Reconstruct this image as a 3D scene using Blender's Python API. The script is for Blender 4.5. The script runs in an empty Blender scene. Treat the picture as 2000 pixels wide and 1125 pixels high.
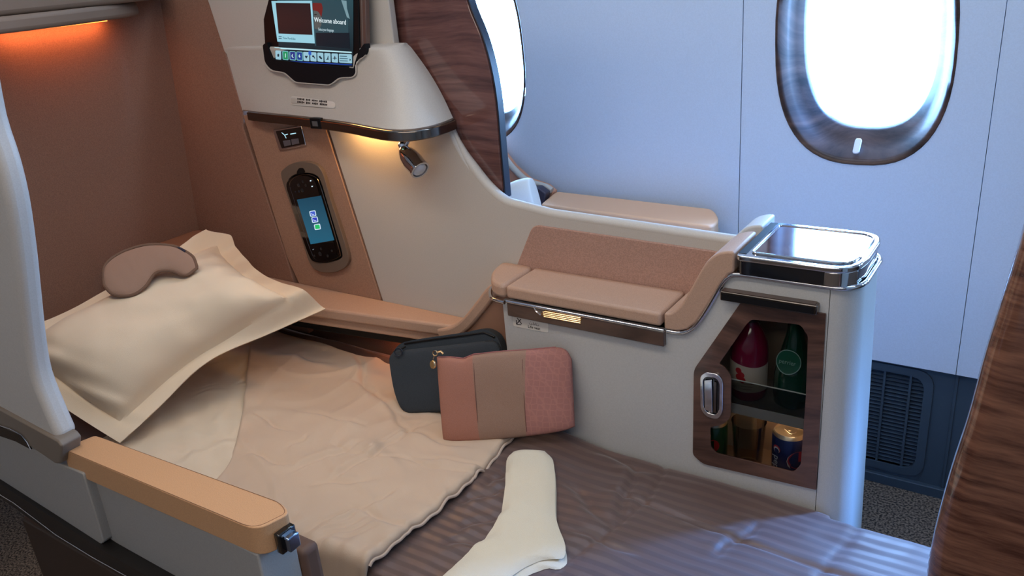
import bpy, bmesh, math, random
from mathutils import Vector, Matrix, noise
from mathutils.bvhtree import BVHTree
from mathutils.geometry import tessellate_polygon
random.seed(7)
C = bpy.context.scene.collection
SC = bpy.context.scene
# ------------------------------------------------------------------ camera
F = 1610.0; CAMZ = 1.49
_d = Vector((350, 3940, F)).normalized()
_m = Vector((-2473, -436, F)).normalized()
_X = -_m; _X = (_X - _d*_X.dot(_d)).normalized(); _Z = -_d; _Y = _Z.cross(_X)
R = Matrix((_X, _Y, _Z))
cd = bpy.data.cameras.new('camera'); cam = bpy.data.objects.new('camera', cd); C.objects.link(cam)
cd.sensor_width = 36; cd.lens = F*36/2000; cd.clip_start = .02
rt = R @ Vector((1, 0, 0)); up = R @ Vector((0, -1, 0)); bk = R @ Vector((0, 0, -1))
M = Matrix((rt, up, bk)).transposed().to_4x4(); M.translation = Vector((0, 0, CAMZ)); cam.matrix_world = M
SC.camera = cam
# ------------------------------------------------------------------ world + lights + exposure
SC.view_settings.view_transform = 'Standard'; SC.view_settings.look = 'None'
SC.view_settings.exposure = 0.0; SC.view_settings.gamma = 1; SC.view_settings.use_curve_mapping = False
wd = bpy.data.worlds.new('sky'); SC.world = wd; wd.use_nodes = True
wd.node_tree.nodes['Background'].inputs[0].default_value = (.26, .53, 1, 1)
wd.node_tree.nodes['Background'].inputs[1].default_value = 34.0
_s = bpy.data.lights.new('daylight_sun', 'SUN'); _s.energy = 34; _s.angle = math.radians(15); _s.color = (.13, .36, 1)
_so = bpy.data.objects.new('daylight_sun', _s); C.objects.link(_so); _so.rotation_euler = Vector((-.85, -.95, -.74)).to_track_quat('-Z', 'Y').to_euler()
def area(name, loc, target, sx, sy, power, col, portal=False):
    l = bpy.data.lights.new(name, 'AREA'); l.shape = 'RECTANGLE'; l.size = sx; l.size_y = sy; l.energy = power; l.color = col
    o = bpy.data.objects.new(name, l); C.objects.link(o); o.location = loc
    o.rotation_euler = (Vector(target)-Vector(loc)).to_track_quat('-Z', 'Y').to_euler()
    if portal: l.cycles.is_portal = True
    return o
area('cabin_ceiling_light', (-.9, .55, 2.17), (-.9, .6, 0), 1.8, .30, 13, (1, .86, .70))
area('aisle_fill_light', (-.3, -.75, 2.17), (-.6, -.2, 0), 1.8, .25, 12, (1, .86, .72))  # unseen fill light over the aisle, added to brighten the shell wing
area('sidewall_wash_light', (-.5, 1.62, 2.14), (-.5, 2.02, .7), 3.2, .08, 10, (.62, .80, 1))
WINX = (-1.625, -.455, .125, .705, 1.285)
for wx in WINX:
    area('window_portal', (wx, 2.235, 1.235), (wx, 1, 1.235), .34, .5, 1, (1, 1, 1), True)
# ------------------------------------------------------------------ pixel tools (photograph 2000x1125)
CAM = Vector((0, 0, CAMZ))
def ray(px, py): return R @ Vector(((px-1000)/F, (py-562.5)/F, 1))
def PY(px, py, Y): r = ray(px, py); return CAM + r*(Y/r.y)
def PX(px, py, X): r = ray(px, py); return CAM + r*(X/r.x)
def PZ(px, py, Z): r = ray(px, py); return CAM + r*((Z-CAMZ)/r.z)
def PL(px, py, O, N): r = ray(px, py); return CAM + r*((O-CAM).dot(N)/r.dot(N))
# ------------------------------------------------------------------ materials
def lin(c): return tuple((x/255/12.92 if x/255 <= .04045 else ((x/255+.055)/1.055)**2.4) for x in c)+(1,)
def mat(name, col, rough=.5, metal=0, bump=0, bscale=200, speck=0, coat=0, spec=.5, col2=None, sheen=0, trans=0, ior=1.45, emit=None, estr=0):
    m = bpy.data.materials.new(name); m.use_nodes = True; nt = m.node_tree; b = nt.nodes['Principled BSDF']
    b.inputs['Base Color'].default_value = lin(col); b.inputs['Roughness'].default_value = rough; b.inputs['Metallic'].default_value = metal
    b.inputs['Coat Weight'].default_value = coat; b.inputs['Coat Roughness'].default_value = .05; b.inputs['Specular IOR Level'].default_value = spec
    b.inputs['Sheen Weight'].default_value = sheen; b.inputs['Transmission Weight'].default_value = trans; b.inputs['IOR'].default_value = ior
    if emit: b.inputs['Emission Color'].default_value = lin(emit); b.inputs['Emission Strength'].default_value = estr
    if bump or speck:
        tc = nt.nodes.new('ShaderNodeTexCoord'); n = nt.nodes.new('ShaderNodeTexNoise'); n.inputs['Scale'].default_value = bscale; n.inputs['Detail'].default_value = 3
        nt.links.new(tc.outputs['Object'], n.inputs['Vector'])
        if bump:
            bp = nt.nodes.new('ShaderNodeBump'); bp.inputs['Strength'].default_value = bump; bp.inputs['Distance'].default_value = .001
            nt.links.new(n.outputs['Fac'], bp.inputs['Height']); nt.links.new(bp.outputs['Normal'], b.inputs['Normal'])
        if speck:
            r = nt.nodes.new('ShaderNodeValToRGB'); a = lin(col); c2 = lin(col2) if col2 else tuple(x*(1-speck) for x in a[:3])+(1,)
            r.color_ramp.elements[0].position = .38; r.color_ramp.elements[1].position = .62
            r.color_ramp.elements[0].color = c2; r.color_ramp.elements[1].color = a
            nt.links.new(n.outputs['Fac'], r.inputs[0]); nt.links.new(r.outputs[0], b.inputs['Base Color'])
    return m
def wood(name, c1, c2, rough=.25, coat=1, scale=(1.2, 1, 14), dist=.9):
    m = bpy.data.materials.new(name); m.use_nodes = True; nt = m.node_tree; b = nt.nodes['Principled BSDF']; N = nt.nodes.new; L = nt.links.new
    tc = N('ShaderNodeTexCoord'); mp = N('ShaderNodeMapping'); mp.inputs['Scale'].default_value = scale
    L(tc.outputs['Object'], mp.inputs['Vector'])
    n0 = N('ShaderNodeTexNoise'); n0.inputs['Scale'].default_value = 2.2; n0.inputs['Detail'].default_value = 2; L(tc.outputs['Object'], n0.inputs['Vector'])
    ad = N('ShaderNodeVectorMath'); ad.operation = 'MULTIPLY_ADD'; ad.inputs[1].default_value = (dist, dist, dist*3); L(n0.outputs['Color'], ad.inputs[0]); L(mp.outputs[0], ad.inputs[2])
    n1 = N('ShaderNodeTexNoise'); n1.inputs['Scale'].default_value = 3.2; n1.inputs['Detail'].default_value = 7; n1.inputs['Roughness'].default_value = .62; L(ad.outputs[0], n1.inputs['Vector'])
    r = N('ShaderNodeValToRGB'); e = r.color_ramp.elements; e[0].position = .36; e[0].color = lin(c1); e[1].position = .66; e[1].color = lin(c2)
    L(n1.outputs['Fac'], r.inputs[0]); L(r.outputs[0], b.inputs['Base Color'])
    b.inputs['Roughness'].default_value = rough; b.inputs['Coat Weight'].default_value = coat; b.inputs['Coat Roughness'].default_value = .06
    return m
def emis(name, col, s=1.0):
    m = bpy.data.materials.new(name); m.use_nodes = True; nt = m.node_tree; b = nt.nodes['Principled BSDF']
    b.inputs['Base Color'].default_value = (.01, .01, .01, 1); b.inputs['Roughness'].default_value = .3; b.inputs['Specular IOR Level'].default_value = .18
    b.inputs['Emission Color'].default_value = lin(col); b.inputs['Emission Strength'].default_value = s
    return m
def clear(name, tint=(255, 255, 255), gl=.08, rough=.02):
    m = bpy.data.materials.new(name); m.use_nodes = True; nt = m.node_tree; nt.nodes.remove(nt.nodes['Principled BSDF'])
    t = nt.nodes.new('ShaderNodeBsdfTransparent'); t.inputs[0].default_value = lin(tint); g = nt.nodes.new('ShaderNodeBsdfGlossy'); g.inputs['Roughness'].default_value = rough
    lw = nt.nodes.new('ShaderNodeLayerWeight'); lw.inputs[0].default_value = gl
    mx = nt.nodes.new('ShaderNodeMixShader'); nt.links.new(lw.outputs['Fresnel'], mx.inputs[0]); nt.links.new(t.outputs[0], mx.inputs[1]); nt.links.new(g.outputs[0], mx.inputs[2])
    nt.links.new(mx.outputs[0], nt.nodes['Material Output'].inputs[0])
    return m
TAN = mat('tan_leather', (203, 155, 112), .5, bump=.25, bscale=700, speck=.12)
TAN2 = mat('tan_leather_shelf', (190, 156, 134), .52, bump=.25, bscale=700, speck=.14)
OUTER = mat('outer_grey_cream', (158, 155, 150), .5, bump=.08, bscale=500, speck=.07)
BROWNF = mat('brown_suede', (152, 114, 96), .85, bump=.3, bscale=420, speck=.22)
STRIP = mat('fawn_suede', (170, 132, 110), .75, bump=.3, bscale=420, speck=.18)
BACKF = mat('rose_brown_suede', (184, 146, 130), .85, bump=.3, bscale=420, speck=.22)
CREAM = mat('cream_lacquer', (196, 190, 182), .48, bump=.08, bscale=500, speck=.07)
CREAM2 = mat('cream_lacquer_cabinet', (190, 190, 188), .42, bump=.08, bscale=500, speck=.07)
TAUPE = mat('taupe_plastic', (122, 110, 98), .45)
GREY = mat('grey_taupe_plastic', (128, 114, 104), .5)
DBROWN = mat('dark_brown_plastic', (58, 44, 36), .5, bump=.1, bscale=300)
BLACK = mat('black_plastic', (12, 12, 15), .45, spec=.3)
BGLOSS = mat('black_gloss', (6, 7, 9), .08, coat=1)
CHROME = mat('chrome', (215, 215, 218), .08, 1)
DCHROME = mat('dark_chrome', (120, 112, 105), .14, 1)
GOLD = mat('pale_gold', (225, 195, 150), .2, 1)
WOODR = wood('red_brown_wood', (74, 46, 44), (122, 84, 78), .22, 1, (1.2, 1, 20), .55)
WOODD = wood('door_wood', (62, 42, 36), (106, 76, 64), .32, .4, (1.5, 1.5, 12))
WOODW = wood('window_wood', (34, 24, 22), (88, 64, 56), .36, .12, (1, 1, 7), 1.2)
WOODF = wood('shell_wood', (66, 38, 32), (132, 92, 74), .2, 1, (2.5, 2.5, 26), .8)
WOODW.node_tree.nodes['Principled BSDF'].inputs['Specular IOR Level'].default_value = .25
WOODB = wood('drawer_wood', (62, 46, 40), (92, 70, 60), .35, .5, (2, 2, 10))
WALL = mat('sidewall_plastic', (206, 217, 234), .5, bump=.1, bscale=350, speck=.05)
DADO = mat('blue_grey_plastic', (58, 72, 86), .55, bump=.15, bscale=400)
CARPET = mat('carpet', (140, 122, 108), .95, bump=1, bscale=170, speck=.8, col2=(44, 38, 36))
LINEN = mat('cream_cotton', (234, 215, 188), .85, bump=.5, bscale=900, sheen=.2)
COVER = mat('cream_quilting', (222, 206, 182), .9, bump=.5, bscale=700, sheen=.2)
QUILT = mat('beige_cotton', (204, 180, 156), .8, bump=.35, bscale=700, sheen=.2)
SOCK = mat('ivory_knit', (226, 217, 194), .95, bump=.8, bscale=900, sheen=.3)
BSATIN = mat('brown_satin', (112, 84, 74), .4, bump=.2, bscale=500, sheen=.2)
NAVY = mat('charcoal_fabric', (54, 62, 70), .85, bump=.8, bscale=900, speck=.25)
PINKA = mat('terracotta_fabric', (176, 122, 104), .85, bump=.5, bscale=900, speck=.15)
PINKB = mat('taupe_fabric', (160, 128, 110), .85, bump=.5, bscale=900, speck=.15)
MASK = mat('taupe_cotton', (160, 130, 112), .85, bump=.4, bscale=800)
MASKE = mat('mask_binding', (116, 90, 74), .8)
WHITEC = mat('white_cotton', (240, 236, 230), .85, bump=.3, bscale=600)
CEIL = mat('cabin_ceiling', (225, 222, 216), .7)
INK = mat('dark_ink', (34, 30, 30), .6)
LABEL = mat('clear_label', (214, 210, 202), .3)
def satin_stripe():
    m = bpy.data.materials.new('striped_satin'); m.use_nodes = True; nt = m.node_tree; b = nt.nodes['Principled BSDF']; N = nt.nodes.new; L = nt.links.new
    tc = N('ShaderNodeTexCoord'); sp = N('ShaderNodeSeparateXYZ'); L(tc.outputs['Object'], sp.inputs[0])
    nz = N('ShaderNodeTexNoise'); nz.inputs['Scale'].default_value = 6; L(tc.outputs['Object'], nz.inputs[0])
    a = N('ShaderNodeMath'); a.operation = 'MULTIPLY_ADD'; a.inputs[1].default_value = .012; L(nz.outputs['Fac'], a.inputs[0]); L(sp.outputs['Y'], a.inputs[2])
    s = N('ShaderNodeMath'); s.operation = 'MULTIPLY'; s.inputs[1].default_value = 2*math.pi/.0235; L(a.outputs[0], s.inputs[0])
    sn = N('ShaderNodeMath'); sn.operation = 'SINE'; L(s.outputs[0], sn.inputs[0])
    mr = N('ShaderNodeMapRange'); mr.inputs[1].default_value = -.25; mr.inputs[2].default_value = .25; L(sn.outputs[0], mr.inputs[0])
    cr = N('ShaderNodeValToRGB'); cr.color_ramp.elements[0].color = lin((86, 67, 62)); cr.color_ramp.elements[1].color = lin((99, 78, 72)); L(mr.outputs[0], cr.inputs[0]); L(cr.outputs[0], b.inputs['Base Color'])
    rr = N('ShaderNodeMapRange'); rr.inputs[3].default_value = .5; rr.inputs[4].default_value = .36; L(mr.outputs[0], rr.inputs[0]); L(rr.outputs[0], b.inputs['Roughness'])
    b.inputs['Sheen Weight'].default_value = .3
    return m
STRIPE = satin_stripe()
def pink_honey():
    m = mat('rose_honeycomb_fabric', (172, 118, 108), .85, bump=.5, bscale=900); nt = m.node_tree; b = nt.nodes['Principled BSDF']; N = nt.nodes.new; L = nt.links.new
    tc = N('ShaderNodeTexCoord'); v = N('ShaderNodeTexVoronoi'); v.feature = 'DISTANCE_TO_EDGE'; v.inputs['Scale'].default_value = 78; v.inputs['Randomness'].default_value = .3; L(tc.outputs['Object'], v.inputs['Vector'])
    cr = N('ShaderNodeValToRGB'); cr.color_ramp.elements[0].position = .0; cr.color_ramp.elements[0].color = lin((178, 124, 112)); cr.color_ramp.elements[1].position = .13; cr.color_ramp.elements[1].color = lin((166, 114, 106))
    L(v.outputs['Distance'], cr.inputs[0]); L(cr.outputs[0], b.inputs['Base Color'])
    return m
PINKC = pink_honey()
def crinkle(m, sc, dist, strength=.6):
    nt = m.node_tree; b = nt.nodes['Principled BSDF']; N = nt.nodes.new; L = nt.links.new
    tc = N('ShaderNodeTexCoord'); n = N('ShaderNodeTexNoise'); n.inputs['Scale'].default_value = sc; n.inputs['Detail'].default_value = 3; n.inputs['Distortion'].default_value = 1.6
    try: n.noise_type = 'RIDGED_MULTIFRACTAL'
    except Exception: pass
    L(tc.outputs['Object'], n.inputs['Vector'])
    bp = N('ShaderNodeBump'); bp.inputs['Strength'].default_value = strength; bp.inputs['Distance'].default_value = dist; L(n.outputs['Fac'], bp.inputs['Height'])
    old = b.inputs['Normal'].links
    if old: L(old[0].from_socket, bp.inputs['Normal'])
    L(bp.outputs['Normal'], b.inputs['Normal'])
crinkle(QUILT, 5, .016, .8); crinkle(COVER, 9, .012, .8); crinkle(LINEN, 5, .006); crinkle(STRIPE, 6, .007); crinkle(BSATIN, 10, .006); crinkle(SOCK, 12, .0015); crinkle(PINKA, 9, .002); crinkle(PINKB, 9, .002); crinkle(PINKC, 9, .002); crinkle(MASK, 12, .002)
# ------------------------------------------------------------------ object helpers
def tag(o, label=None, cat=None, group=None, kind=None):
    if label: o['label'] = label
    if cat: o['category'] = cat
    if group: o['group'] = group
    if kind: o['kind'] = kind
    return o
def link(name, me, m, parent=None, bevel=0, seg=3, smooth=True):
    o = bpy.data.objects.new(name, me); C.objects.link(o)
    if m is not None:
        if isinstance(m, (list, tuple)):
            for q in m: me.materials.append(q)
        elif not me.materials: me.materials.append(m)
    if smooth:
        me.polygons.foreach_set('use_smooth', [True]*len(me.polygons)); me.set_sharp_from_angle(angle=math.radians(38))
    if parent is not None:
        o.parent = parent
        q = parent; off = Vector((0, 0, 0))
        while q: off += q.location; q = q.parent
        o.location = -off
    if bevel:
        b = o.modifiers.new('bevel', 'BEVEL'); b.width = bevel; b.segments = seg; b.limit_method = 'ANGLE'; b.angle_limit = math.radians(35); b.harden_normals = False
    return o
def empty(name, loc): o = bpy.data.objects.new(name, None); o.location = loc; o.empty_display_size = .05; C.objects.link(o); return o
def mesh(name, V, Fc, m, parent=None, bevel=0, seg=3, fix=True):
    me = bpy.data.meshes.new(name); me.from_pydata([tuple(v) for v in V], [], Fc); me.update()
    if fix:
        bm = bmesh.new(); bm.from_mesh(me); bmesh.ops.remove_doubles(bm, verts=bm.verts, dist=1e-6); bmesh.ops.recalc_face_normals(bm, faces=bm.faces); bm.to_mesh(me); bm.free()
    return link(name, me, m, parent, bevel, seg)
def prism(name, pts, off, m, parent=None, bevel=0, seg=3):
    """polygon in 3d extruded by the vector off"""
    pts = [Vector(p) for p in pts]; off = Vector(off); n = len(pts)
    V = pts+[p+off for p in pts]
    tr = tessellate_polygon([pts])
    if n <= 60 and bevel:
        Fc = [list(range(n)), list(range(2*n-1, n-1, -1))]
    else:
        Fc = [list(t) for t in tr]+[[i+n for i in reversed(t)] for t in tr]
    Fc += [[i, i+n, (i+1) % n+n, (i+1) % n] for i in range(n)]
    return mesh(name, V, Fc, m, parent, bevel, seg)
def box(name, a, b, m, parent=None, bevel=0, seg=3):
    x0, y0, z0 = a; x1, y1, z1 = b
    return prism(name, [(x0, y0, z0), (x1, y0, z0), (x1, y1, z0), (x0, y1, z0)], (0, 0, z1-z0), m, parent, bevel, seg)
def fil(pts, r, seg=5):
    """fillet the corners of a 2d polygon"""
    out = []; n = len(pts)
    for i in range(n):
        p = Vector(pts[i][:2]); rr = pts[i][2] if len(pts[i]) > 2 else r
        a = Vector(pts[i-1][:2]); b = Vector(pts[(i+1) % n][:2])
        if rr <= 0: out.append(tuple(p)); continue
        d1 = (a-p); d2 = (b-p); l1, l2 = d1.length, d2.length; d1.normalize(); d2.normalize()
        k = min(rr, l1*.48, l2*.48)
        for j in range(seg+1):
            t = j/seg; q = (p+d1*k)*(1-t)**2 + p*2*t*(1-t) + (p+d2*k)*t*t
            out.append(tuple(q))
    return out
def cr(pts, n=6, closed=False):
    P = [Vector(p) for p in pts]; out = []; N = len(P)
    for i in range(N if closed else N-1):
        p0 = P[(i-1) % N] if closed or i > 0 else P[0]*2-P[1]; p1 = P[i]; p2 = P[(i+1) % N]
        p3 = P[(i+2) % N] if closed or i < N-2 else P[-1]*2-P[-2]
        for j in range(n):
            t = j/n
            out.append(.5*((2*p1)+(p2-p0)*t+(2*p0-5*p1+4*p2-p3)*t*t+(3*p1-p0-3*p2+p3)*t**3))
    if not closed: out.append(P[-1])
    return out
def tube(name, path, r, m, parent=None, n=10, closed=False):
    P = [Vector(p) for p in path]; V = []; Fc = []; L = len(P); prev = None
    for i, p in enumerate(P):
        a = P[i-1] if (i > 0 or closed) else p; b = P[(i+1) % L] if (i < L-1 or closed) else p
        t = (b-a).normalized()
        if prev is None: u = t.orthogonal().normalized()
        else: u = (prev-t*prev.dot(t)).normalized()
        prev = u; w = t.cross(u); rr = r(i/(L-1)) if callable(r) else r
        V += [p+(u*math.cos(2*math.pi*k/n)+w*math.sin(2*math.pi*k/n))*rr for k in range(n)]
    for i in range(L if closed else L-1):
        j = (i+1) % L
        Fc += [[i*n+k, i*n+(k+1) % n, j*n+(k+1) % n, j*n+k] for k in range(n)]
    if not closed: Fc += [list(range(n-1, -1, -1)), [(L-1)*n+k for k in range(n)]]
    return mesh(name, V, Fc, m, parent)
def band(name, path, up_, out_, m, parent=None, bevel=0, seg=2):
    """rectangular section swept along a path: up_ height vector, out_ thickness vectors per point or one vector"""
    V = []; Fc = []; n = len(path)
    for i, p in enumerate(path):
        p = Vector(p); o = Vector(out_[i] if isinstance(out_, list) else out_); u = Vector(up_)
        V += [p, p+u, p+u+o, p+o]
    for i in range(n-1):
        for k in range(4): Fc.append([i*4+k, i*4+(k+1) % 4, i*4+4+(k+1) % 4, i*4+4+k])
    Fc += [[0, 1, 2, 3], [n*4-1, n*4-2, n*4-3, n*4-4]]
    return mesh(name, V, Fc, m, parent, bevel, seg)
def lathe(name, prof, O, axis, m, parent=None, n=28):
    O = Vector(O); a = Vector(axis).normalized(); u = a.orthogonal().normalized(); w = a.cross(u); V = []; Fc = []
    for (r, h) in prof: V += [O+a*h+(u*math.cos(2*math.pi*k/n)+w*math.sin(2*math.pi*k/n))*max(r, 1e-4) for k in range(n)]
    L = len(prof)
    for i in range(L-1): Fc += [[i*n+k, i*n+(k+1) % n, (i+1)*n+(k+1) % n, (i+1)*n+k] for k in range(n)]
    Fc += [list(range(n-1, -1, -1)), [(L-1)*n+k for k in range(n)]]
    return mesh(name, V, Fc, m, parent)
def grid(name, nu, nv, fn, m, parent=None, thick=0, mats=None, matfn=None):
    V = [fn(i/nu, j/nv) for i in range(nu+1) for j in range(nv+1)]
    Fc = [[i*(nv+1)+j, (i+1)*(nv+1)+j, (i+1)*(nv+1)+j+1, i*(nv+1)+j+1] for i in range(nu) for j in range(nv)]
    me = bpy.data.meshes.new(name); me.from_pydata([tuple(v) for v in V], [], Fc); me.update()
    if mats:
        for q in mats: me.materials.append(q)
        me.polygons.foreach_set('material_index', [matfn((i+.5)/nu, (j+.5)/nv) for i in range(nu) for j in range(nv)])
    o = link(name, me, None if mats else m, parent)
    me.set_sharp_from_angle(angle=math.radians(80))
    if thick:
        s = o.modifiers.new('solid', 'SOLIDIFY'); s.thickness = abs(thick); s.offset = 1 if thick > 0 else -1
    return o
def text(name, body, O, U, V, size, m, parent=None, ax='CENTER', ext=.0002, sx=1.0, n=None):
    cu = bpy.data.curves.new(name, 'FONT'); cu.body = body; cu.size = size; cu.extrude = ext; cu.align_x = ax; cu.align_y = 'CENTER'; cu.resolution_u = 3
    t = bpy.data.objects.new(name, cu); C.objects.link(t); me = bpy.data.meshes.new_from_object(t); bpy.data.objects.remove(t)
    U = Vector(U).normalized(); V = Vector(V).normalized(); W = U.cross(V)
    Mx = Matrix(((U.x*sx, V.x, W.x, O[0]), (U.y*sx, V.y, W.y, O[1]), (U.z*sx, V.z, W.z, O[2]), (0, 0, 0, 1)))
    me.transform(Mx); me.materials.clear()
    return link(name, me, m, parent, smooth=False)
def holed(name, outer, inner, off, m, parent=None, bevel=0):
    """planar plate with a hole: outer / inner lists of 3d points"""
    bm = bmesh.new()
    def loop(pts):
        vs = [bm.verts.new(p) for p in pts]; return [bm.edges.new((vs[i], vs[(i+1) % len(vs)])) for i in range(len(vs))]
    e = loop(outer)+loop(inner)
    bmesh.ops.triangle_fill(bm, use_beauty=True, use_dissolve=False, edges=e)
    r = bmesh.ops.extrude_face_region(bm, geom=bm.faces[:])
    bmesh.ops.translate(bm, vec=Vector(off), verts=[v for v in r['geom'] if isinstance(v, bmesh.types.BMVert)])
    bmesh.ops.recalc_face_normals(bm, faces=bm.faces)
    me = bpy.data.meshes.new(name); bm.to_mesh(me); bm.free()
    return link(name, me, m, parent, bevel, 2)
def sst(a, b, x): t = min(1, max(0, (x-a)/(b-a))); return t*t*(3-2*t)
def nz(x, y, z=0): return noise.noise(Vector((x, y, z)))
# ================================================================== SETTING
S = lambda o: tag(o, kind='structure')
S(box('floor', (-3.2, -1.6, -.05), (2.3, 2.2, 0), CARPET))
S(box('ceiling', (-3.2, -1.6, 2.2), (2.3, 2.3, 2.25), CEIL))
S(box('wall_left', (-3.2, -1.65, 0), (2.3, -1.6, 2.2), CEIL))
S(box('wall_rear', (-3.25, -1.65, 0), (-3.2, 2.3, 2.2), CEIL))
S(box('wall_front', (2.3, -1.65, 0), (2.35, 2.3, 2.2), CEIL))
# window wall, panel by panel, each with a hole for its window
WY = 2.15
def ellp(cx, cz, a, b, e, skew, n=56, y=WY):
    out = []
    for k in range(n):
        t = 2*math.pi*k/n; c, s = math.cos(t), math.sin(t)
        x = a*math.copysign(abs(c)**(2/e), c); z = b*math.copysign(abs(s)**(2/e), s)
        out.append(Vector((cx+x+skew*(z/b)*-1, y, cz+z)))
    return out
wall = empty('wall_right', (-.5, WY, 0)); S(wall)
XB = [-3.2, -1.985, -.745, -.165, .415, .995, 2.3]
PW = [None, 0, 1, 2, 3, 4]
for i in range(6):
    a, b = XB[i]+.0012, XB[i+1]-(.0005 if i == 2 else .0012)
    outer = [Vector((a, WY, .39)), Vector((b, WY, .39)), Vector((b, WY, 2.2)), Vector((a, WY, 2.2))]
    if PW[i] is None: prism('wall_panel', outer, (0, .02, 0), WALL, wall, .002, 2); continue
    cx = WINX[PW[i]]
    holed('wall_panel', outer, ellp(cx, 1.222, .206, .299, 2.6, .012), (0, .02, 0), WALL, wall)
box('backing_panel', (-3.2, 2.30, .3), (2.3, 2.33, .9), DADO, wall)
for i, cx in enumerate(WINX):
    w = empty('window_%d' % (i+1), (cx, WY, .92)); S(w)
    rings = [(.206, .299, 2.149, 0), (.204, .297, 2.147, 0), (.200, .292, 2.148, 0), (.193, .284, 2.157, 0), (.183, .270, 2.180, .001), (.170, .252, 2.208, .003), (.158, .238, 2.224, .005), (.154, .233, 2.236, .006), (.154, .233, 2.245, .006)]
    n = 56; V = []; Fc = []
    for (a, b, y, dz) in rings: V += ellp(cx, 1.222+dz*2, a, b, 2.6, .012, n, y)
    for r in range(len(rings)-1): Fc += [[r*n+k, r*n+(k+1) % n, (r+1)*n+(k+1) % n, (r+1)*n+k] for k in range(n)]
    fo = mesh('window_frame', V, Fc, WOODW, w, fix=False)
    pane = ellp(cx, 1.234, .158, .238, 2.6, .012, n, 2.243)
    prism('window_pane', pane, (0, .004, 0), clear('window_pane_%d' % i), w)
    # shade handle: a small two-part pill on the lower reveal
    c = Vector((cx+.003, 2.176, .963)); ax = Vector((0, .62, .78)).normalized()
    o = prism('shade_handle', [c+Vector((p[0], 0, 0))+ax*p[1] for p in fil([(-.008, -.021), (.008, -.021), (.008, .021), (-.008, .021)], .0079, 6)], Vector((0, -.78, .62))*.006, mat('pale_handle_%d' % i, (225, 228, 240), .3), w, .0015, 2)
    box('handle_groove', (cx-.006, 2.169, .9625), (cx+.011, 2.171, .9633), TAUPE, w)
# outer skin ring between wall panels and fuselage (keeps daylight to the windows)
sk_outer = [Vector((-3.2, 2.252, 0)), Vector((2.3, 2.252, 0)), Vector((2.3, 2.252, 2.25)), Vector((-3.2, 2.252, 2.25))]
def skin():
    bm = bmesh.new()
    def loop(pts):
        vs = [bm.verts.new(p) for p in pts]; return [bm.edges.new((vs[i], vs[(i+1) % len(vs)])) for i in range(len(vs))]
    e = loop(sk_outer)
    for cx in WINX: e += loop(ellp(cx, 1.234, .157, .236, 2.6, .012, 56, 2.252))
    bmesh.ops.triangle_fill(bm, use_beauty=True, edges=e)
    me = bpy.data.meshes.new('fuselage_skin'); bm.to_mesh(me); bm.free(); return link('fuselage_skin', me, CEIL, wall, smooth=False)
skin()
# raised soft-edged field of the window panel
# dado with vent
dado = empty('baseboard_right', (0, 2.17, 0)); S(dado)
gx0, gx1, gz0, gz1 = -.50, -.235, .065, .355
outer = [Vector((-3.2, 2.17, 0)), Vector((2.3, 2.17, 0)), Vector((2.3, 2.17, .388)), Vector((-3.2, 2.17, .388))]
holed('dado_panel', outer, [Vector((p[0], 2.17, p[1])) for p in fil([(gx0, gz0), (gx1, gz0), (gx1, gz1), (gx0, gz1)], .04, 6)], (0, .015, 0), DADO, dado)
rim_o = [Vector((p[0], 2.164, p[1])) for p in fil([(gx0-.022, gz0-.022), (gx1+.022, gz0-.022), (gx1+.022, gz1+.022), (gx0-.022, gz1+.022)], .05, 6)]
rim_i = [Vector((p[0], 2.164, p[1])) for p in fil([(gx0, gz0), (gx1, gz0), (gx1, gz1), (gx0, gz1)], .04, 6)]
holed('vent_frame', rim_o, rim_i, (0, .02, 0), DADO, dado)
box('vent_backing', (gx0-.02, 2.196, gz0-.02), (gx1+.02, 2.2, gz1+.02), BLACK, dado)
ns = 25; sm = None
for k in range(ns):
    z = gz0+.006+(gz1-gz0-.012)*k/(ns-1)
    if sm is None:
        o = prism('slat', [(gx0, 2.172, 0), (gx0, 2.176, -.004), (gx0, 2.19, .001), (gx0, 2.188, .004)], (gx1-gx0, 0, 0), DADO, dado, 0); sm = o
        base = o.location.copy()
    else:
        o = sm.copy(); C.objects.link(o)
    o.location = base+Vector((0, 0, z))
for x in (-.43, -.335, -.27): box('vent_rib', (x-.003, 2.169, gz0), (x+.003, 2.174, gz1), DADO, dado)
box('dado_base', (-3.2, 2.155, 0), (2.3, 2.172, .03), DADO, dado, .003)
box('dado_seam', (-.165, 2.166, .03), (-.158, 2.171, .385), DADO, dado, .001)
# ================================================================== PARTITION BETWEEN THE SEATS
YD = 1.45; YC = 1.335
part = empty('seat_partition', (-1.2, YD, 0))
tag(part, 'tall cream partition between the two seats with leather panels and chrome trimmed housing', 'partition')
def xz(l, Y): return [PY(p[0], p[1], Y) for p in l]
def at(p, Y): return Vector((p[0], Y, p[1]))
def q2(px, py, Y=YD): v = PY(px, py, Y); return (v.x, v.z)
# cream main panel: lamp field, sweeping top edge, low partition to the tray
top = [q2(868, 232), q2(884, 268), q2(905, 308), q2(935, 347), q2(962, 372), q2(985, 386), q2(1010, 393)]
top2 = [(p.x, p.y-.012*sst(-1.16, -1.02, p.x)) for p in cr([Vector((p[0], p[1])) for p in top], 4)]
outl = [q2(628, 215), (top2[0][0]-.02, top2[0][1]+.03)]+top2+[(-.92, .955), (-.46, .942), (-.46, .40), (-1.17, .40), (-1.17, .645), (-1.47, .645), q2(746, 588)]
mp_ = prism('partition_panel', [at(p, YD) for p in outl], (0, .026, 0), CREAM, part, .006, 3)
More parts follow.
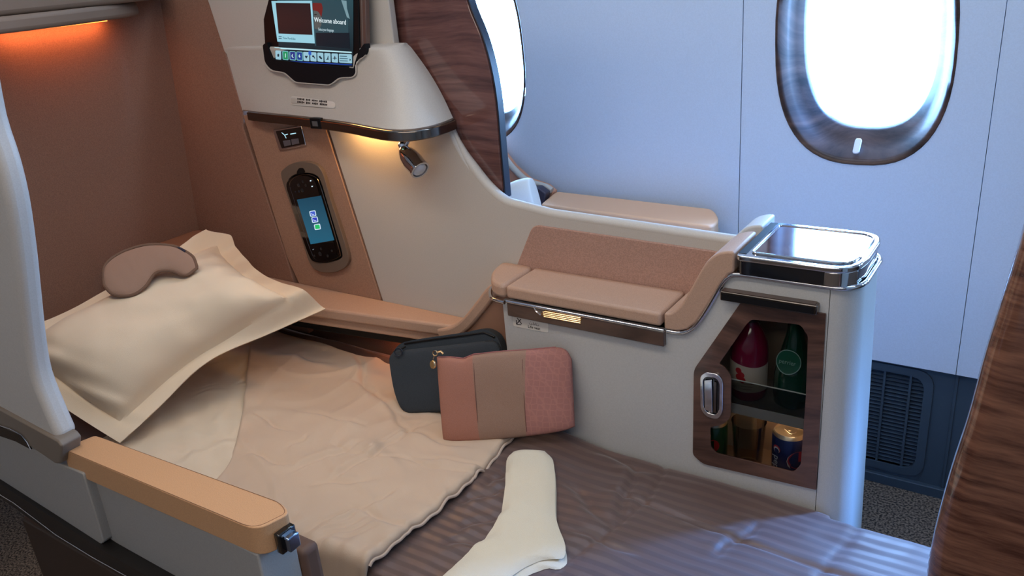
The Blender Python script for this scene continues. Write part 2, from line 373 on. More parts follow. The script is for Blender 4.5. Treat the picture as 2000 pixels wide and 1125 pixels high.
# rounded cap rail along the low partition
capr = [Vector((p[0], YD+.013, p[1]-.004)) for p in top2[2:]]+[Vector((-.92, YD+.013, .951)), Vector((-.7, YD+.013, .945)), Vector((-.468, YD+.013, .938))]
tube('top_rail', capr, lambda t: .004+.0095*min(1, t*3.2), CREAM, part, 12)
# brown inset back panel
prism('back_panel', [at(p, YD-.004) for p in fil([q2(1042, 438), q2(1412, 492), (-.46, .80), (-1.03, .80)], .02, 5)], (0, .01, 0), BACKF, part, .003, 2)
# fawn strip with remote
prism('side_strip', [at(p, YD-.001) for p in [q2(475, 225), q2(628, 225), q2(744, 586), (-1.48, .64), (-1.78, .64), q2(560, 500), ]], (0, .02, 0), STRIP, part, .002, 2)
# rear brown side panel
prism('side_panel', [at(p, YD-.001) for p in [(-2.16, 1.56), q2(395, -70), q2(408, 0), q2(440, 100), q2(474, 215), q2(475, 250), (q2(560, 500)[0]-.003, q2(560, 500)[1]), (-1.785, .50), (-2.21, .50), (-2.21, .79), (-2.17, 1.2)]], (0, .02, 0), BROWNF, part, .003, 2)
box('backing', (-2.2, YD+.02, .64), (-1.20, YD+.028, 1.12), DBROWN, part)
# cream upper panel behind tablet
prism('upper_panel', [at(p, YD-.006) for p in [q2(410, -70), (-1.30, 1.56), (-1.30, 1.30), (-1.893, 1.30), q2(441, 100), q2(409, 0)]], (0, .02, 0), CREAM, part, .003, 2)
# housing: lofted bulge
zb, zt = 1.152, 1.318
def bulge(t):     # t 0..1 along X : protrusion at the bottom
    return [(-1.874, .006), (-1.78, .022), (-1.60, .044), (-1.42, .078), (-1.30, .112), (-1.235, .126), (-1.19, .118), (-1.165, .085), (-1.16, .04), (-1.166, -.01)]
bot = cr([Vector((x, YD-b, zb)) for x, b in bulge(0)], 5)
tpp = cr([Vector((x, YD-b, zt)) for x, b in [(-1.893, .006), (-1.80, .012), (-1.62, .022), (-1.48, .034), (-1.38, .044), (-1.32, .05), (-1.29, .045), (-1.275, .03), (-1.27, .01), (-1.272, -.01)]], 5)
def hous(u, v):
    i = u*(len(bot)-1); k = min(int(i), len(bot)-2); f = i-k
    b = bot[k].lerp(bot[k+1], f); t = tpp[k].lerp(tpp[k+1], f)
    if v < .86:
        w = v/.86; p = b.lerp(t, w); return p+Vector((0, .012*math.sin(math.pi*w)*min(1, u*5), 0))
    w = (v-.86)/.14; p = t.copy(); p.z = zt-.003+.006*math.sin(w*math.pi/2)
    return Vector((t.x, t.y+(YD-.002-t.y)*w**1.6, p.z))
ho = grid('tablet_housing', 60, 22, hous, CREAM, part)
# closed underside of the housing
und = [Vector((p.x, p.y, zb)) for p in bot]+[Vector((-1.166, YD+.01, zb)), Vector((-1.90, YD+.01, zb))]
prism('housing_underside', und, (0, 0, .003), GREY, part)
# chrome edge
outv = []
for i, p in enumerate(bot):
    a = bot[max(i-1, 0)]; b = bot[min(i+1, len(bot)-1)]; t = (b-a).normalized(); outv.append(Vector((t.y, -t.x, 0))*.008)
band('chrome_edge', [p+Vector((0, 0, -.022)) for p in bot[2:]], (0, 0, .022), outv[2:], DCHROME, part, .0025, 2)
bvh = BVHTree.FromPolygons([v.co.copy() for v in ho.data.vertices], [list(p.vertices) for p in ho.data.polygons])
def onh(px, py):
    h = bvh.ray_cast(CAM, ray(px, py).normalized()); return h[0], h[1]
# audio socket on the chrome edge
sk = PY(618, 241, YD-.064)
so = box('socket', (sk.x-.019, sk.y-.004, sk.z-.013), (sk.x+.019, sk.y+.012, sk.z+.013), BLACK, part, .002)
box('socket_port', (sk.x-.009, sk.y-.0055, sk.z-.006), (sk.x+.009, sk.y-.003, sk.z+.006), mat('socket_grey', (90, 88, 90), .4), so)
# placard with two lines of tiny print
def surf_quad(name, quad, m, lift, parent, thick=.0006):
    pts = []; 
    for k in range(4):
        for j in range(8):
            t = j/8; px = quad[k][0]*(1-t)+quad[(k+1) % 4][0]*t; py = quad[k][1]*(1-t)+quad[(k+1) % 4][1]*t
            pts.append((px, py))
    P = []
    for p in fil(quad, 6, 4):
        h, nrm = onh(*p); 
        if nrm.dot(ray(*p)) > 0: nrm = -nrm
        P.append(h+nrm*lift)
    return prism(name, P, ray(*quad[0]).normalized()*-thick, m, parent)
pl_ = surf_quad('placard', [(568, 187), (655, 199), (656, 212), (569, 205)], LABEL, .0008, part)
for (a, b) in (((582, 193), (640, 199)), ((582, 199), (641, 205))):
    ha, na = onh(*a); hb, nb = onh(*b); 
    if na.dot(ray(*a)) > 0: na = -na
    U = (hb-ha).normalized(); Vv = na.cross(U)
    if Vv.z < 0: Vv = -Vv
    L = (hb-ha).length; s = 'ninmumnwmnimmunwnimnm' 
    for k in range(20):      # illegible small print as strokes
        if k in (5, 9, 14): continue
        c = ha+U*L*(k+.5)/20+na*.0022; hh = .0018+.0012*random.random()
        prism('print', [c-U*L*.018-Vv*hh, c+U*L*.018-Vv*hh, c+U*L*.018+Vv*hh*.8, c-U*L*.018+Vv*hh], na*.0003, INK, pl_)
# seat control switch
ctl = [PY(x, y, YD-.001) for x, y in fil([(535, 253), (590, 244), (600, 284), (548, 294)], 2)]
co = prism('seat_control', ctl, (0, -.005, 0), CHROME, part, .0015, 2)
prism('control_face', [PY(x, y, YD-.006) for x, y in fil([(539, 256), (588, 248), (596, 281), (551, 290)], 2)], (0, -.0012, 0), BGLOSS, co)
CY = emis('icon_cyan', (180, 225, 240), 1.2); GB = mat('button_grey', (96, 92, 98), .4)
for qd in ([(553, 275), (567, 273), (569, 283), (556, 286)], [(569, 272), (583, 270), (585, 280), (571, 283)]):
    prism('control_button', [PY(x, y, YD-.0072) for x, y in qd], (0, -.0015, 0), GB, co, .0005, 1)
def stroke(name, pl, Y, w, m, parent):
    P = [PY(x, y, Y) for x, y in pl]; V = []; Fc = []
    for i in range(len(P)-1):
        t = (P[i+1]-P[i]).normalized(); nn = Vector((t.z, 0, -t.x))*w/2; b = len(V)
        V += [P[i]+nn, P[i+1]+nn, P[i+1]-nn, P[i]-nn]; Fc.append([b, b+1, b+2, b+3])
    return mesh(name, V, Fc, m, parent)
stroke('control_icon', [(550, 259), (555, 263), (559, 270), (556, 264), (562, 262)], YD-.0078, .002, CY, co)
stroke('control_icon', [(567, 262), (578, 260)], YD-.0078, .0022, CY, co)
# remote cradle (raised stadium surround) and remote handset
def dense(pts, n=5): return [(p.x, p.y) for p in cr([Vector(p) for p in pts], n, True)]
crad = dense([(549, 345), (554, 330), (572, 319), (598, 316), (620, 324), (632, 343), (645, 388), (665, 448), (680, 500), (677, 518), (662, 529), (640, 533), (618, 528), (604, 513), (590, 470), (567, 400)], 4)
cin = dense([(562, 360), (568, 346), (582, 339), (600, 338), (616, 342), (626, 354), (640, 400), (655, 450), (668, 494), (665, 505), (652, 510), (636, 513), (618, 511), (607, 498), (590, 450), (573, 395)], 4)
holed('remote_cradle', [PY(x, y, YD-.012) for x, y in crad], [PY(x, y, YD-.012) for x, y in cin], (0, .012, 0), mat('cradle_taupe', (112, 96, 84), .45), part, .003)
prism('cradle_recess', [PY(x, y, YD-.002) for x, y in cin], (0, .002, 0), BLACK, part)
prism('cradle_latch', [PY(x, y, YD-.012) for x, y in fil([(581, 334), (585, 328), (592, 328), (596, 334), (594, 339), (580, 340)], 2)], (0, -.002, 0), BLACK, part)
rem = empty('remote_handset', PY(600, 430, YD)); tag(rem, 'black handset with small lit screen docked in the oval cradle', 'remote control')
rin = dense([(566, 362), (571, 350), (583, 343), (600, 341), (614, 345), (623, 356), (637, 400), (652, 450), (664, 494), (661, 502), (650, 507), (636, 510), (620, 508), (610, 497), (593, 450), (576, 395)], 4)
prism('body', [PY(x, y, YD-.004) for x, y in rin], (0, -.012, 0), BGLOSS, rem, 0)
tube('bezel', [PY(x, y, YD-.0155) for x, y in rin], .0012, DCHROME, rem, 6, True)
def scr_grad(name, c1, c2, s, z0, z1):
    m = emis(name, c1, s); nt = m.node_tree; b = nt.nodes['Principled BSDF']; N = nt.nodes.new; L = nt.links.new
    tc = N('ShaderNodeTexCoord'); sp = N('ShaderNodeSeparateXYZ'); L(tc.outputs['Object'], sp.inputs[0])
    mr = N('ShaderNodeMapRange'); mr.inputs[1].default_value = z0; mr.inputs[2].default_value = z1; L(sp.outputs['Z'], mr.inputs[0])
    mx = N('ShaderNodeMix'); mx.data_type = 'RGBA'; mx.inputs[6].default_value = lin(c1); mx.inputs[7].default_value = lin(c2); L(mr.outputs[0], mx.inputs[0]); L(mx.outputs[2], b.inputs['Emission Color'])
    return m
YS = YD-.0165
sc_ = prism('screen', [PY(x, y, YS) for x, y in [(580, 390), (627, 382), (653, 469), (607, 477)]], (0, -.0006, 0), scr_grad('handset_screen', (30, 92, 118), (14, 52, 74), 1.0, .8, .98), rem)
for (cx_, cy_, c) in ((611, 417, (60, 90, 200)), (615, 429, (45, 60, 190)), (620, 443, (30, 190, 100))):
    for sc2, mm in ((1, emis('icon_rim', (205, 228, 245), 1)), (.74, emis('icon_fill', c, 1))):
        qd = fil([(cx_-7*sc2, cy_-4.6*sc2), (cx_+5*sc2, cy_-6.4*sc2), (cx_+7*sc2, cy_+4.6*sc2), (cx_-5*sc2, cy_+6.4*sc2)], 2*sc2, 3)
        prism('icon', [PY(x, y, YS-.0008-(1-sc2)*.001) for x, y in qd], (0, -.0002, 0), mm, sc_)
    if c[1] < 100: 
        prism('icon', [PY(x, y, YS-.0013) for x, y in [(cx_-2.5, cy_-1), (cx_-.5, cy_+2), (cx_+2.5, cy_+1), (cx_+2.2, cy_+2.4), (cx_-.5, cy_+3), (cx_-3, cy_+1)]], (0, -.0002, 0), emis('icon_moon', (215, 230, 250), 1), sc_)
BTN = mat('handset_button', (34, 36, 40), .3)
for (bx, by, r) in ((583, 362, 4.2), (590, 372, 4.2), (597, 362, 3), (584, 374, 2.6), (591, 355, 2.6), (577, 375, 2), (625, 496, 5), (640, 500, 3), (627, 486, 3), (648, 490, 2.6), (614, 500, 2.6)):
    c = PY(bx, by, YS); lathe('button', [(r*.0012, 0), (r*.0012, .0014), (r*.0009, .002)], c+Vector((0, .001, 0)), (0, -1, 0), BTN, rem, 14)
for (bx, by) in ((607, 353), (610, 364), (612, 487)): lathe('indicator', [(.0014, 0), (.0014, .002)], PY(bx, by, YS), (0, -1, 0), emis('indicator_light', (200, 220, 230), 1.3 if by < 400 else .3), rem, 10)
# reading lamp under the chrome edge
lamp = empty('reading_lamp', PY(782, 262, YD-.06)); tag(lamp, 'chrome swivel reading lamp hanging below the curved chrome edge', 'lamp')
j0 = PY(778, 268, YD-.055); j1 = PY(786, 284, YD-.055)
lathe('mount', [(.012, -.004), (.014, .0), (.0145, .012), (.011, .018)], j0+Vector((0, 0, .014)), (0, 0, -1), DCHROME, lamp, 20)
lathe('mount_led', [(.0035, 0), (.0035, .0035)], j0+Vector((0, -.012, 0)), (.2, -1, 0), emis('green_led', (150, 235, 190), 1.5), lamp, 10)
tube('arm', [PY(800, 262, YD-.05), PY(797, 276, YD-.055), PY(790, 288, YD-.055)], .005, CHROME, lamp)
lathe('joint', [(0, -.010), (.007, -.008), (.0105, 0), (.007, .008), (0, .010)], j1, (.3, -.6, -1), CHROME, lamp, 18)
a_ = PY(784, 288, YD-.055); b_ = PY(821, 333, YD-.075); ax = (b_-a_); LL = ax.length
lathe('lamp_head', [(.001, -.004), (.007, 0), (.015, LL*.15), (.0215, LL*.38), (.0235, LL*.62), (.0225, LL*.9), (.0235, LL*.93), (.0235, LL), (.0195, LL), (.019, LL*.9), (.001, LL*.88)], a_, ax, CHROME, lamp, 30)
lathe('lens', [(.019, 0), (.016, .004), (.004, .006)], a_+ax*.93, ax, mat('lamp_lens', (190, 190, 190), .1, 0, coat=1), lamp, 22)
# warm glow strips built into the housing underside
GLOW = emis('warm_led', (255, 170, 70), 14)
g0 = Vector((-1.40, YD-.022, zb-.004)); prism('glow_strip', [g0+Vector((-.06, -.004, 0)), g0+Vector((.06, -.004, 0)), g0+Vector((.06, .004, 0)), g0+Vector((-.06, .004, 0))], (0, 0, .003), GLOW, part)
area('housing_glow', (-1.40, YD-.022, zb-.006), (-1.40, YD-.018, .9), .13, .012, .55, (1, .52, .16))
# lower leather shelf
sh = [(-1.98, YD), (-1.98, 1.30), (-1.62, 1.335), (-1.25, 1.385), (-1.15, 1.40), (-1.15, YD)]
prism('armrest_shelf', [Vector((x, y, .630)) for x, y in sh], (0, 0, .032), TAN2, part, .007, 3)
prism('shelf_lip', [Vector((x, y+.012, .603)) for x, y in sh[:-1]]+[Vector((-1.15, YD, .603))], (0, 0, .026), TAN2, part, .004)
prism('shelf_rail', [Vector((x, y+.03, .57)) for x, y in [(-1.98, YD), (-1.98, 1.31), (-1.62, 1.345), (-1.1, 1.41), (-1.1, YD)]], (0, 0, .03), BLACK, part, .004)
box('recess_panel', (-2.2, 1.50, .36), (-1.0, 1.51, .62), BROWNF, part)
box('recess_glow_strip', (-1.42, 1.497, .575), (-1.32, 1.50, .58), GLOW, part)
area('recess_glow', (-1.38, 1.485, .565), (-1.38, 1.53, .45), .16, .01, .26, (1, .33, .1))
# ================================================================== WOOD WING
wing = empty('wood_wing', (-1.2, YD+.03, .9)); tag(wing, 'tall glossy red-brown wood wing screen with dark edge beside the window', 'partition')
re_ = [q2(905, -60, 1.47), q2(908, 0, 1.47), q2(935, 70, 1.47), q2(952, 130, 1.47), q2(964, 200, 1.47), q2(972, 290, 1.47), q2(981, 388, 1.47)]
re2 = [(p.x, p.y) for p in cr([Vector(p) for p in re_], 4)]
wo = [(-1.5, 1.62), (re2[0][0]-.03, 1.62)]+re2+[(re2[-1][0]-.02, .93), (-1.5, 1.0)]
prism('wood_panel', [Vector((x, YD+.0265, z)) for x, z in wo], (0, .018, 0), WOODR, wing, .003, 2)
ep = [Vector((x+.003, YD+.024, z)) for x, z in re2]
band('edge_trim', ep, (.004, 0, 0), (0, .024, 0), mat('dark_blue_edge', (28, 34, 48), .4), wing, .0015)
# ================================================================== REAR SHELL, HOOD
rear = empty('seat_shell', (-2.2, .95, 0)); tag(rear, 'brown suede seat shell behind the pillow with lit hood at its top', 'seat shell')
prism('rear_panel', [(-2.245, .56, .30), (-2.215, .56, .30), (-2.205, .56, .79), (-2.128, .56, 1.50), (-2.118, .56, 1.60), (-2.16, .56, 1.60), (-2.24, .56, .79)], (0, .895, 0), BROWNF, rear, .003)
prism('hood', [Vector((x, y, 1.415)) for x, y in fil([(-2.15, .70), (-2.15, 1.38), (-2.07, 1.34), (-2.0, 1.24), (-1.955, 1.08), (-1.945, .95), (-1.98, .70)], .05, 4)], (0, 0, .035), GREY, rear, .01)
prism('hood_top', [Vector((x, y, 1.450)) for x, y in fil([(-2.14, .62), (-2.14, 1.44), (-2.06, 1.42), (-2.0, 1.30), (-1.975, 1.1), (-1.98, .62)], .05, 4)], (0, 0, .05), GREY, rear, .012)
prism('top_trim', [Vector((x, y, 1.50)) for x, y in [(-2.13, .62), (-2.13, 1.44), (-2.04, 1.40), (-2.0, .62)]], (0, 0, .03), WOODB, rear, .004)
box('hood_light', (-2.125, .985, 1.409), (-2.115, 1.27, 1.414), emis('warm_led_orange', (255, 120, 50), 8), rear)
area('hood_glow', (-2.110, 1.13, 1.406), (-2.165, 1.13, 1.3), .26, .008, .30, (1, .30, .1))
prism('headrest', [(-2.2, 1.12, .50), (-2.2, 1.445, .50), (-2.2, 1.445, .79), (-2.2, 1.12, .79)], (.16, 0, 0), mat('headrest_leather', (150, 108, 84), .5, bump=.2, bscale=700), rear, .04, 5)
# ================================================================== SIDE CONSOLE WITH MINIBAR
con = empty('side_console', (-.6, 1.4, 0)); tag(con, 'cream side console with leather armrest top, wood drawer front and minibar door', 'console')
face_top = [(-.985, .788), (-.60, .788), (-.560, .795), (-.535, .818), (-.510, .862), (-.488, .905), (-.470, .921), (-.455, .925), (-.302, .925)]
hole = [(-.535, .516), (-.322, .516), (-.322, .865), (-.445, .865), (-.535, .73)]
holed('console_body', [at(p, YC) for p in [(-.985, .05)]+face_top+[(-.302, .05)]], [at(p, YC) for p in hole], (0, .012, 0), CREAM2, con)
box('console_back', (-.985, 1.475, .05), (-.302, 1.482, .925), CREAM2, con)
box('console_side', (-.985, YC+.012, .05), (-.975, YD+.02, .78), CREAM2, con)
# end cap (rounded)
capo = [(-.303, YC), (-.298, YC)]+[(-.298+.040*math.sin(a), YC+.055-.055*math.cos(a)) for a in [math.pi/2*k/8 for k in range(1, 9)]]+[(-.258, 1.475)]+[(-.298+.040*math.cos(a), 1.475+.050*math.sin(a)) for a in [math.pi/2*k/8 for k in range(1, 9)]]+[(-.303, 1.525)]
def endcap(u, v):
    z = .05+(.922-.05)*v; i = u*(len(capo)-1); k = min(int(i), len(capo)-2); f = i-k
    x = capo[k][0]*(1-f)+capo[k+1][0]*f; y = capo[k][1]*(1-f)+capo[k+1][1]*f
    fl = (1-v)*.022*min(1, max(0, (x+.303)/.045))
    return Vector((x+fl, y, z))
grid('end_panel', 38, 6, endcap, CREAM2, con)
box('end_back', (-.47, 1.482, .05), (-.302, 1.525, .92), CREAM2, con)
# leather armrest pieces following the chrome line
def pad(name, prof, y0, y1, th, m=TAN2, bev=.007):
    n = len(prof); low = []
    for i, (x, z) in enumerate(prof):
        a = prof[max(0, i-1)]; b = prof[min(n-1, i+1)]; t = Vector((b[0]-a[0], b[1]-a[1])).normalized(); low.append((x+t.y*th, z-t.x*th))
    return prism(name, [Vector((x, y0, z)) for x, z in prof+low[::-1]], (0, y1-y0, 0), m, con, bev, 3)
pc = [(-.967, .828), (-.607, .828)]
pad('armrest_cushion', pc, YC-.010, YD-.004, .029)
Sp = [(p.x, p.y) for p in cr([Vector(p) for p in [(-.602, .828), (-.588, .831), (-.568, .850), (-.545, .893), (-.522, .938), (-.503, .960), (-.482, .969), (-.467, .970)]], 3)]
Slow = [(-.602, .794), (-.575, .795), (-.556, .802), (-.537, .820), (-.515, .858), (-.490, .907), (-.477, .926), (-.467, .932)]
def bol(name, y0, y1, m): return prism(name, [Vector((x, y0, z)) for x, z in Sp+Slow[::-1]], (0, y1-y0, 0), m, con, .004, 3)
bol('rising_bolster', YC-.006, YD-.001, TAN2)
ns_ = [(p.x, p.y) for p in cr([Vector(p) for p in [(-.971, .828), (-1.0, .828), (-1.02, .824), (-1.035, .812), (-1.043, .795)][::-1]], 3)]
no = prism('nose_cushion', [Vector((x, y, .795)) for x, y in fil([(-.971, YD), (-.971, YC-.010), (-1.012, YC, .03), (-1.05, YC+.055, .04), (-1.06, YD)], .02, 5)], (0, 0, .034), TAN2, con, .009, 3)
rp = [(p.x, p.y) for p in cr([Vector(p) for p in [(-1.235, .648), (-1.19, .662), (-1.15, .690), (-1.10, .745), (-1.065, .785), (-1.04, .80)]], 3)]
pad('ramp_cushion', rp, 1.385, YD, .03)
prism('ramp_side', [at(p, 1.395) for p in [(-.985, .40), (-.985, .788), (-1.04, .785), (-1.10, .72), (-1.16, .655), (-1.22, .62), (-1.22, .40)]], (0, .05, 0), mat('ramp_leather', (158, 118, 96), .55, bump=.2, bscale=600), con, .003)
# chrome lines
cl = [(-1.05, 1.41, .790), (-1.043, 1.375, .790), (-1.015, YC+.0, .790), (-.99, YC-.010, .790), (-.971, YC-.012, .790)]
tube('chrome_line', cr([Vector(p) for p in cl], 5), .0045, CHROME, con, 10)
c2 = [(-.597, YC-.003, .790), (-.575, YC-.003, .7905), (-.556, YC-.003, .797), (-.537, YC-.003, .815), (-.515, YC-.003, .853), (-.49, YC-.003, .903), (-.475, YC-.003, .922), (-.455, YC-.003, .928), (-.38, YC-.003, .928), (-.305, YC-.003, .928)]
c2 += [(x+(.003 if x > -.29 else 0), y-(.003 if y < 1.4 else 0), .928) for x, y in capo[1:-1]]
tube('chrome_line', cr([Vector(p) for p in c2], 3), .0045, CHROME, con, 10)
# wood drawer front with chrome top and recessed pull
dr = box('drawer_front', (-.966, YC-.012, .759), (-.600, YC-.0005, .790), WOODB, con, .002)
tube('drawer_chrome', [(-.966, YC-.011, .7935), (-.600, YC-.011, .7935)], .0040, CHROME, dr, 10)
pu = [PY(x, y, YC-.0125) for x, y in fil([(1041, 597), (1138, 613), (1140, 620), (1132, 629), (1056, 616), (1050, 611)], 3)]
prism('pull_recess', pu, (0, .001, 0), mat('pull_bronze', (150, 120, 90), .25, .8), dr)
for k in range(4):
    y0 = 608+k*3.4
    tube('pull_rib', [PY(1060+k*.8, y0, YC-.0135), PY(1134+k*.0, y0+13, YC-.0135)], .0013, GOLD, dr, 6)
tube('pull_rim', [PY(x, y, YC-.0135) for x, y in [(1042, 598), (1047, 608), (1056, 615)]], .0016, CHROME, dr, 6)
prism('pull_cup', [PY(x, y, YC-.0135) for x, y in [(1044, 599), (1062, 601), (1063, 607), (1054, 613), (1049, 607)]], (0, -.001, 0), CHROME, dr)
# life vest label
lv = prism('life_vest_label', [PY(x, y, YC-.0003) for x, y in fil([(1002, 616), (1066, 627), (1072, 632), (1071, 650), (1003, 637)], 4)], (0, -.0006, 0), LABEL, con)
stroke('print', [(1010, 621), (1019, 633)][::-1]+[(1010, 621)], YC-.0012, .0022, INK, lv)
def st2(pl, w=.0016): stroke('print', pl, YC-.0012, w, INK, lv)
st2([(1008.5, 620.5), (1018, 632.5)]) if False else None
st2([(1017.5, 623), (1009, 633)], .002); st2([(1008.5, 625), (1008.8, 633.5), (1018, 634.5)], .002)
o_ = PY(1043, 640, YC-.0012); U_ = PY(1060, 643, YC-.0012)-o_; text('print', 'Life vest', o_, (1, 0, 0), (0, 0, 1), .0095, INK, lv)
for pl in ([(1033, 630), (1034, 633), (1038, 634), (1038, 631)], [(1038, 634), (1043, 635), (1042, 631)], [(1041, 629), (1045, 635.5), (1046, 630)], [(1047, 631), (1047.5, 636), (1052, 636.5), (1052, 634)], [(1036, 628.5), (1037, 628.7)], [(1050, 632), (1051, 632)]): st2(pl, .0008)
# slide-out table bar
bar = prism('table_handle', [Vector((x, YC-.018, z)) for x, z in [(-.487, .879), (-.318, .879), (-.318, .897), (-.487, .897)]], (0, .018, 0), DCHROME, con, .002)
prism('handle_inlay', [Vector((x, YC-.0188, z)) for x, z in [(-.485, .881), (-.323, .881), (-.323, .893), (-.485, .893)]], (0, .0006, 0), BLACK, bar)
prism('handle_top', [Vector((x, YC-.016, .8972)) for x in (-.485, -.322)]+[Vector((x, YC-.001, .8972)) for x in (-.322, -.485)], (0, 0, .0008), WOODB, bar)
# tray top
def zt2(l, z): return [PZ(p[0], p[1], .965) for p in l]
tr = [(-.463, YC-.012), (-.300, YC-.012), (-.278, YC-.004), (-.262, YC+.018), (-.256, YC+.055), (-.256, 1.48), (-.264, 1.508), (-.288, 1.522), (-.463, 1.522)]
def sc3(l, d): c = (-.36, 1.42); return [(c[0]+(x-c[0])*(1-d/abs(.105)), c[1]+(y-c[1])*(1-d/.1)) for x, y in l]
tr_s = [(p[0], p[1]) for p in fil(tr[:1]+tr[1:-1]+tr[-1:], .012, 3)]
prism('tray_base', [Vector((x, y, .931)) for x, y in sc3(tr_s, .003)], (0, 0, .026), mat('dark_gloss_band', (22, 24, 30), .07, coat=1), con)
prism('tray_rim', [Vector((x, y, .956)) for x, y in tr_s], (0, 0, .011), CHROME, con, .003, 3)
prism('end_chrome', [Vector((x, y, .9315)) for x, y in [(-.312, YC-.0095), (-.298, YC-.0105), (-.279, YC-.003), (-.264, YC+.016), (-.272, YC+.02), (-.30, YC+.0)]], (0, 0, .025), CHROME, con, .001)
tt = fil([(-.440, YC+.006), (-.300, YC+.006), (-.278, YC+.016), (-.268, YC+.05), (-.268, 1.485), (-.285, 1.502), (-.440, 1.502)], .010, 3)
prism('tray_inlay', [Vector((x, y, .9665)) for x, y in tt], (0, 0, .002), wood('tray_wood', (70, 44, 40), (112, 76, 66), .1, 1, (3, 3, 10)), con)
tube('inlay_chrome', [Vector((x, y, .9685)) for x, y in tt], .0022, CHROME, con, 8, True)
prism('tray_hinge', [Vector((-.461, y, .9665)) for y in (YC, 1.515)]+[Vector((-.447, y, .9665)) for y in (1.515, YC)], (0, 0, .0012), BLACK, con)
# window seat bolster mirrored beyond the partition
bol('far_bolster', YD+.032, YD+.11, CREAM)
# minibar door
dpx = fil([(1448, 589, 6), (1613, 613, 2), (1594, 957, 2), (1372, 906, 10), (1353, 888, 6), (1355, 722, 10)], 6, 4)
opx = fil([(1458, 633, 6), (1468, 624, 5), (1563, 634, 8), (1578, 656, 6), (1574, 771, 0), (1564, 908, 6), (1550, 922, 5), (1398, 885, 6), (1388, 872, 5), (1387, 834, 4), (1412, 830, 8), (1427, 815, 6), (1428, 735, 6), (1416, 718, 5), (1404, 711, 5)], 5, 3)
door = empty('minibar_door', (-.43, YC, .5)); door.parent = con; door.location = Vector((-.43, YC, .5))-con.location
holed('door_frame', [PY(x, y, YC-.004) for x, y in dpx], [PY(x, y, YC-.004) for x, y in opx], (0, .0035, 0), WOODD, door, .001)
prism('door_glass', [PY(x, y, YC-.002) for x, y in opx], (0, .0012, 0), clear('door_glass', (225, 228, 228), .12), door)
lr = fil([(1367, 735), (1377, 727), (1402, 731), (1412, 745), (1411, 806), (1402, 820), (1380, 815), (1368, 800)], 9, 4)
li = fil([(1373, 742), (1380, 736), (1399, 739), (1405, 750), (1404, 802), (1398, 811), (1382, 807), (1374, 796)], 6, 4)
holed('door_latch', [PY(x, y, YC-.0085) for x, y in lr], [PY(x, y, YC-.0085) for x, y in li], (0, .0045, 0), CHROME, door, .001)
prism('latch_recess', [PY(x, y, YC-.0048) for x, y in li], (0, .0006, 0), BGLOSS, door)
prism('latch_lever', [PY(x, y, YC-.007) for x, y in fil([(1376, 742), (1391, 741), (1392, 806), (1377, 799)], 2)], (0, -.002, 0), CHROME, door, .0008)
prism('latch_lever', [PY(x, y, YC-.006) for x, y in fil([(1395, 745), (1400, 746), (1399, 806), (1394, 804)], 1.5)], (0, -.002, 0), DCHROME, door)
# cavity
CAV = mat('minibar_liner', (176, 150, 130), .6)
box('cavity_back', (-.56, 1.468, .475), (-.305, 1.474, .90), CAV, con)
box('cavity_floor', (-.56, YC+.012, .480), (-.305, 1.47, .488), CAV, con)
box('cavity_side', (-.555, YC+.013, .48), (-.548, 1.449, .79), CAV, con)
box('cavity_side', (-.316, YC+.013, .48), (-.308, 1.468, .90), CAV, con)
box('cavity_top', (-.49, YC+.013, .88), (-.315, 1.468, .886), CAV, con)
box('cavity_shelf', (-.548, YC+.014, .631), (-.316, 1.468, .655), mat('shelf_grey', (158, 150, 140), .4), con, .002)
box('shelf_guard', (-.548, YC+.013, .655), (-.316, YC+.0145, .705), clear('shelf_guard', (215, 220, 222), .15), con)
tube('guard_edge', [(-.548, YC+.0137, .706), (-.316, YC+.0137, .706)], .0013, mat('guard_edge', (215, 215, 205), .2), con, 6)
box('minibar_lamp', (-.43, 1.370, .6285), (-.34, 1.380, .6295), emis('warm_lamp', (255, 190, 120), 4), con)
area('minibar_glow', (-.385, 1.375, .628), (-.36, 1.45, .56), .09, .02, .15, (1, .62, .34))
area('minibar_upper_glow', (-.52, 1.44, .875), (-.50, 1.40, .6), .04, .02, .05, (1, .62, .4))
# ---- drinks
def lab_px(): pass
jb = empty('juice_bottle', (-.455, 1.392, .655)); tag(jb, 'pink juice bottle with cream berry label on the upper minibar shelf', 'bottle')
J = (-.455, 1.392, .656)
JC = mat('pink_juice', (150, 14, 62), .12, coat=1, speck=.15, bscale=30)
lathe('bottle_body', [(.0, 0), (.030, .0), (.035, .006), (.0355, .02), (.0355, .10), (.033, .118), (.026, .135), (.018, .148), (.014, .155), (.014, .162)], J, (0, 0, 1), JC, jb, 32)
lathe('cap', [(.0, .160), (.0165, .160), (.0165, .178), (.015, .180), (0, .180)], J, (0, 0, 1), mat('cap_dark', (70, 40, 48), .4), jb, 24)
LBL = mat('bottle_label', (222, 200, 180), .5)
def wrap(name, c, r, a0, a1, z0, z1, m, parent, wave=0, n=24):
    V = []; Fc = []
    for k in range(n+1):
        a = a0+(a1-a0)*k/n; zz = wave*math.sin(k/n*math.pi*2)
        V += [Vector((c[0]+r*math.cos(a), c[1]+r*math.sin(a), z0)), Vector((c[0]+r*math.cos(a), c[1]+r*math.sin(a), z1+zz))]
    Fc = [[2*k, 2*k+2, 2*k+3, 2*k+1] for k in range(n)]
    return mesh(name, V, Fc, m, parent)
lb = wrap('label', J, .0360, -math.pi, 0, J[2]+.022, J[2]+.078, LBL, jb, .003)
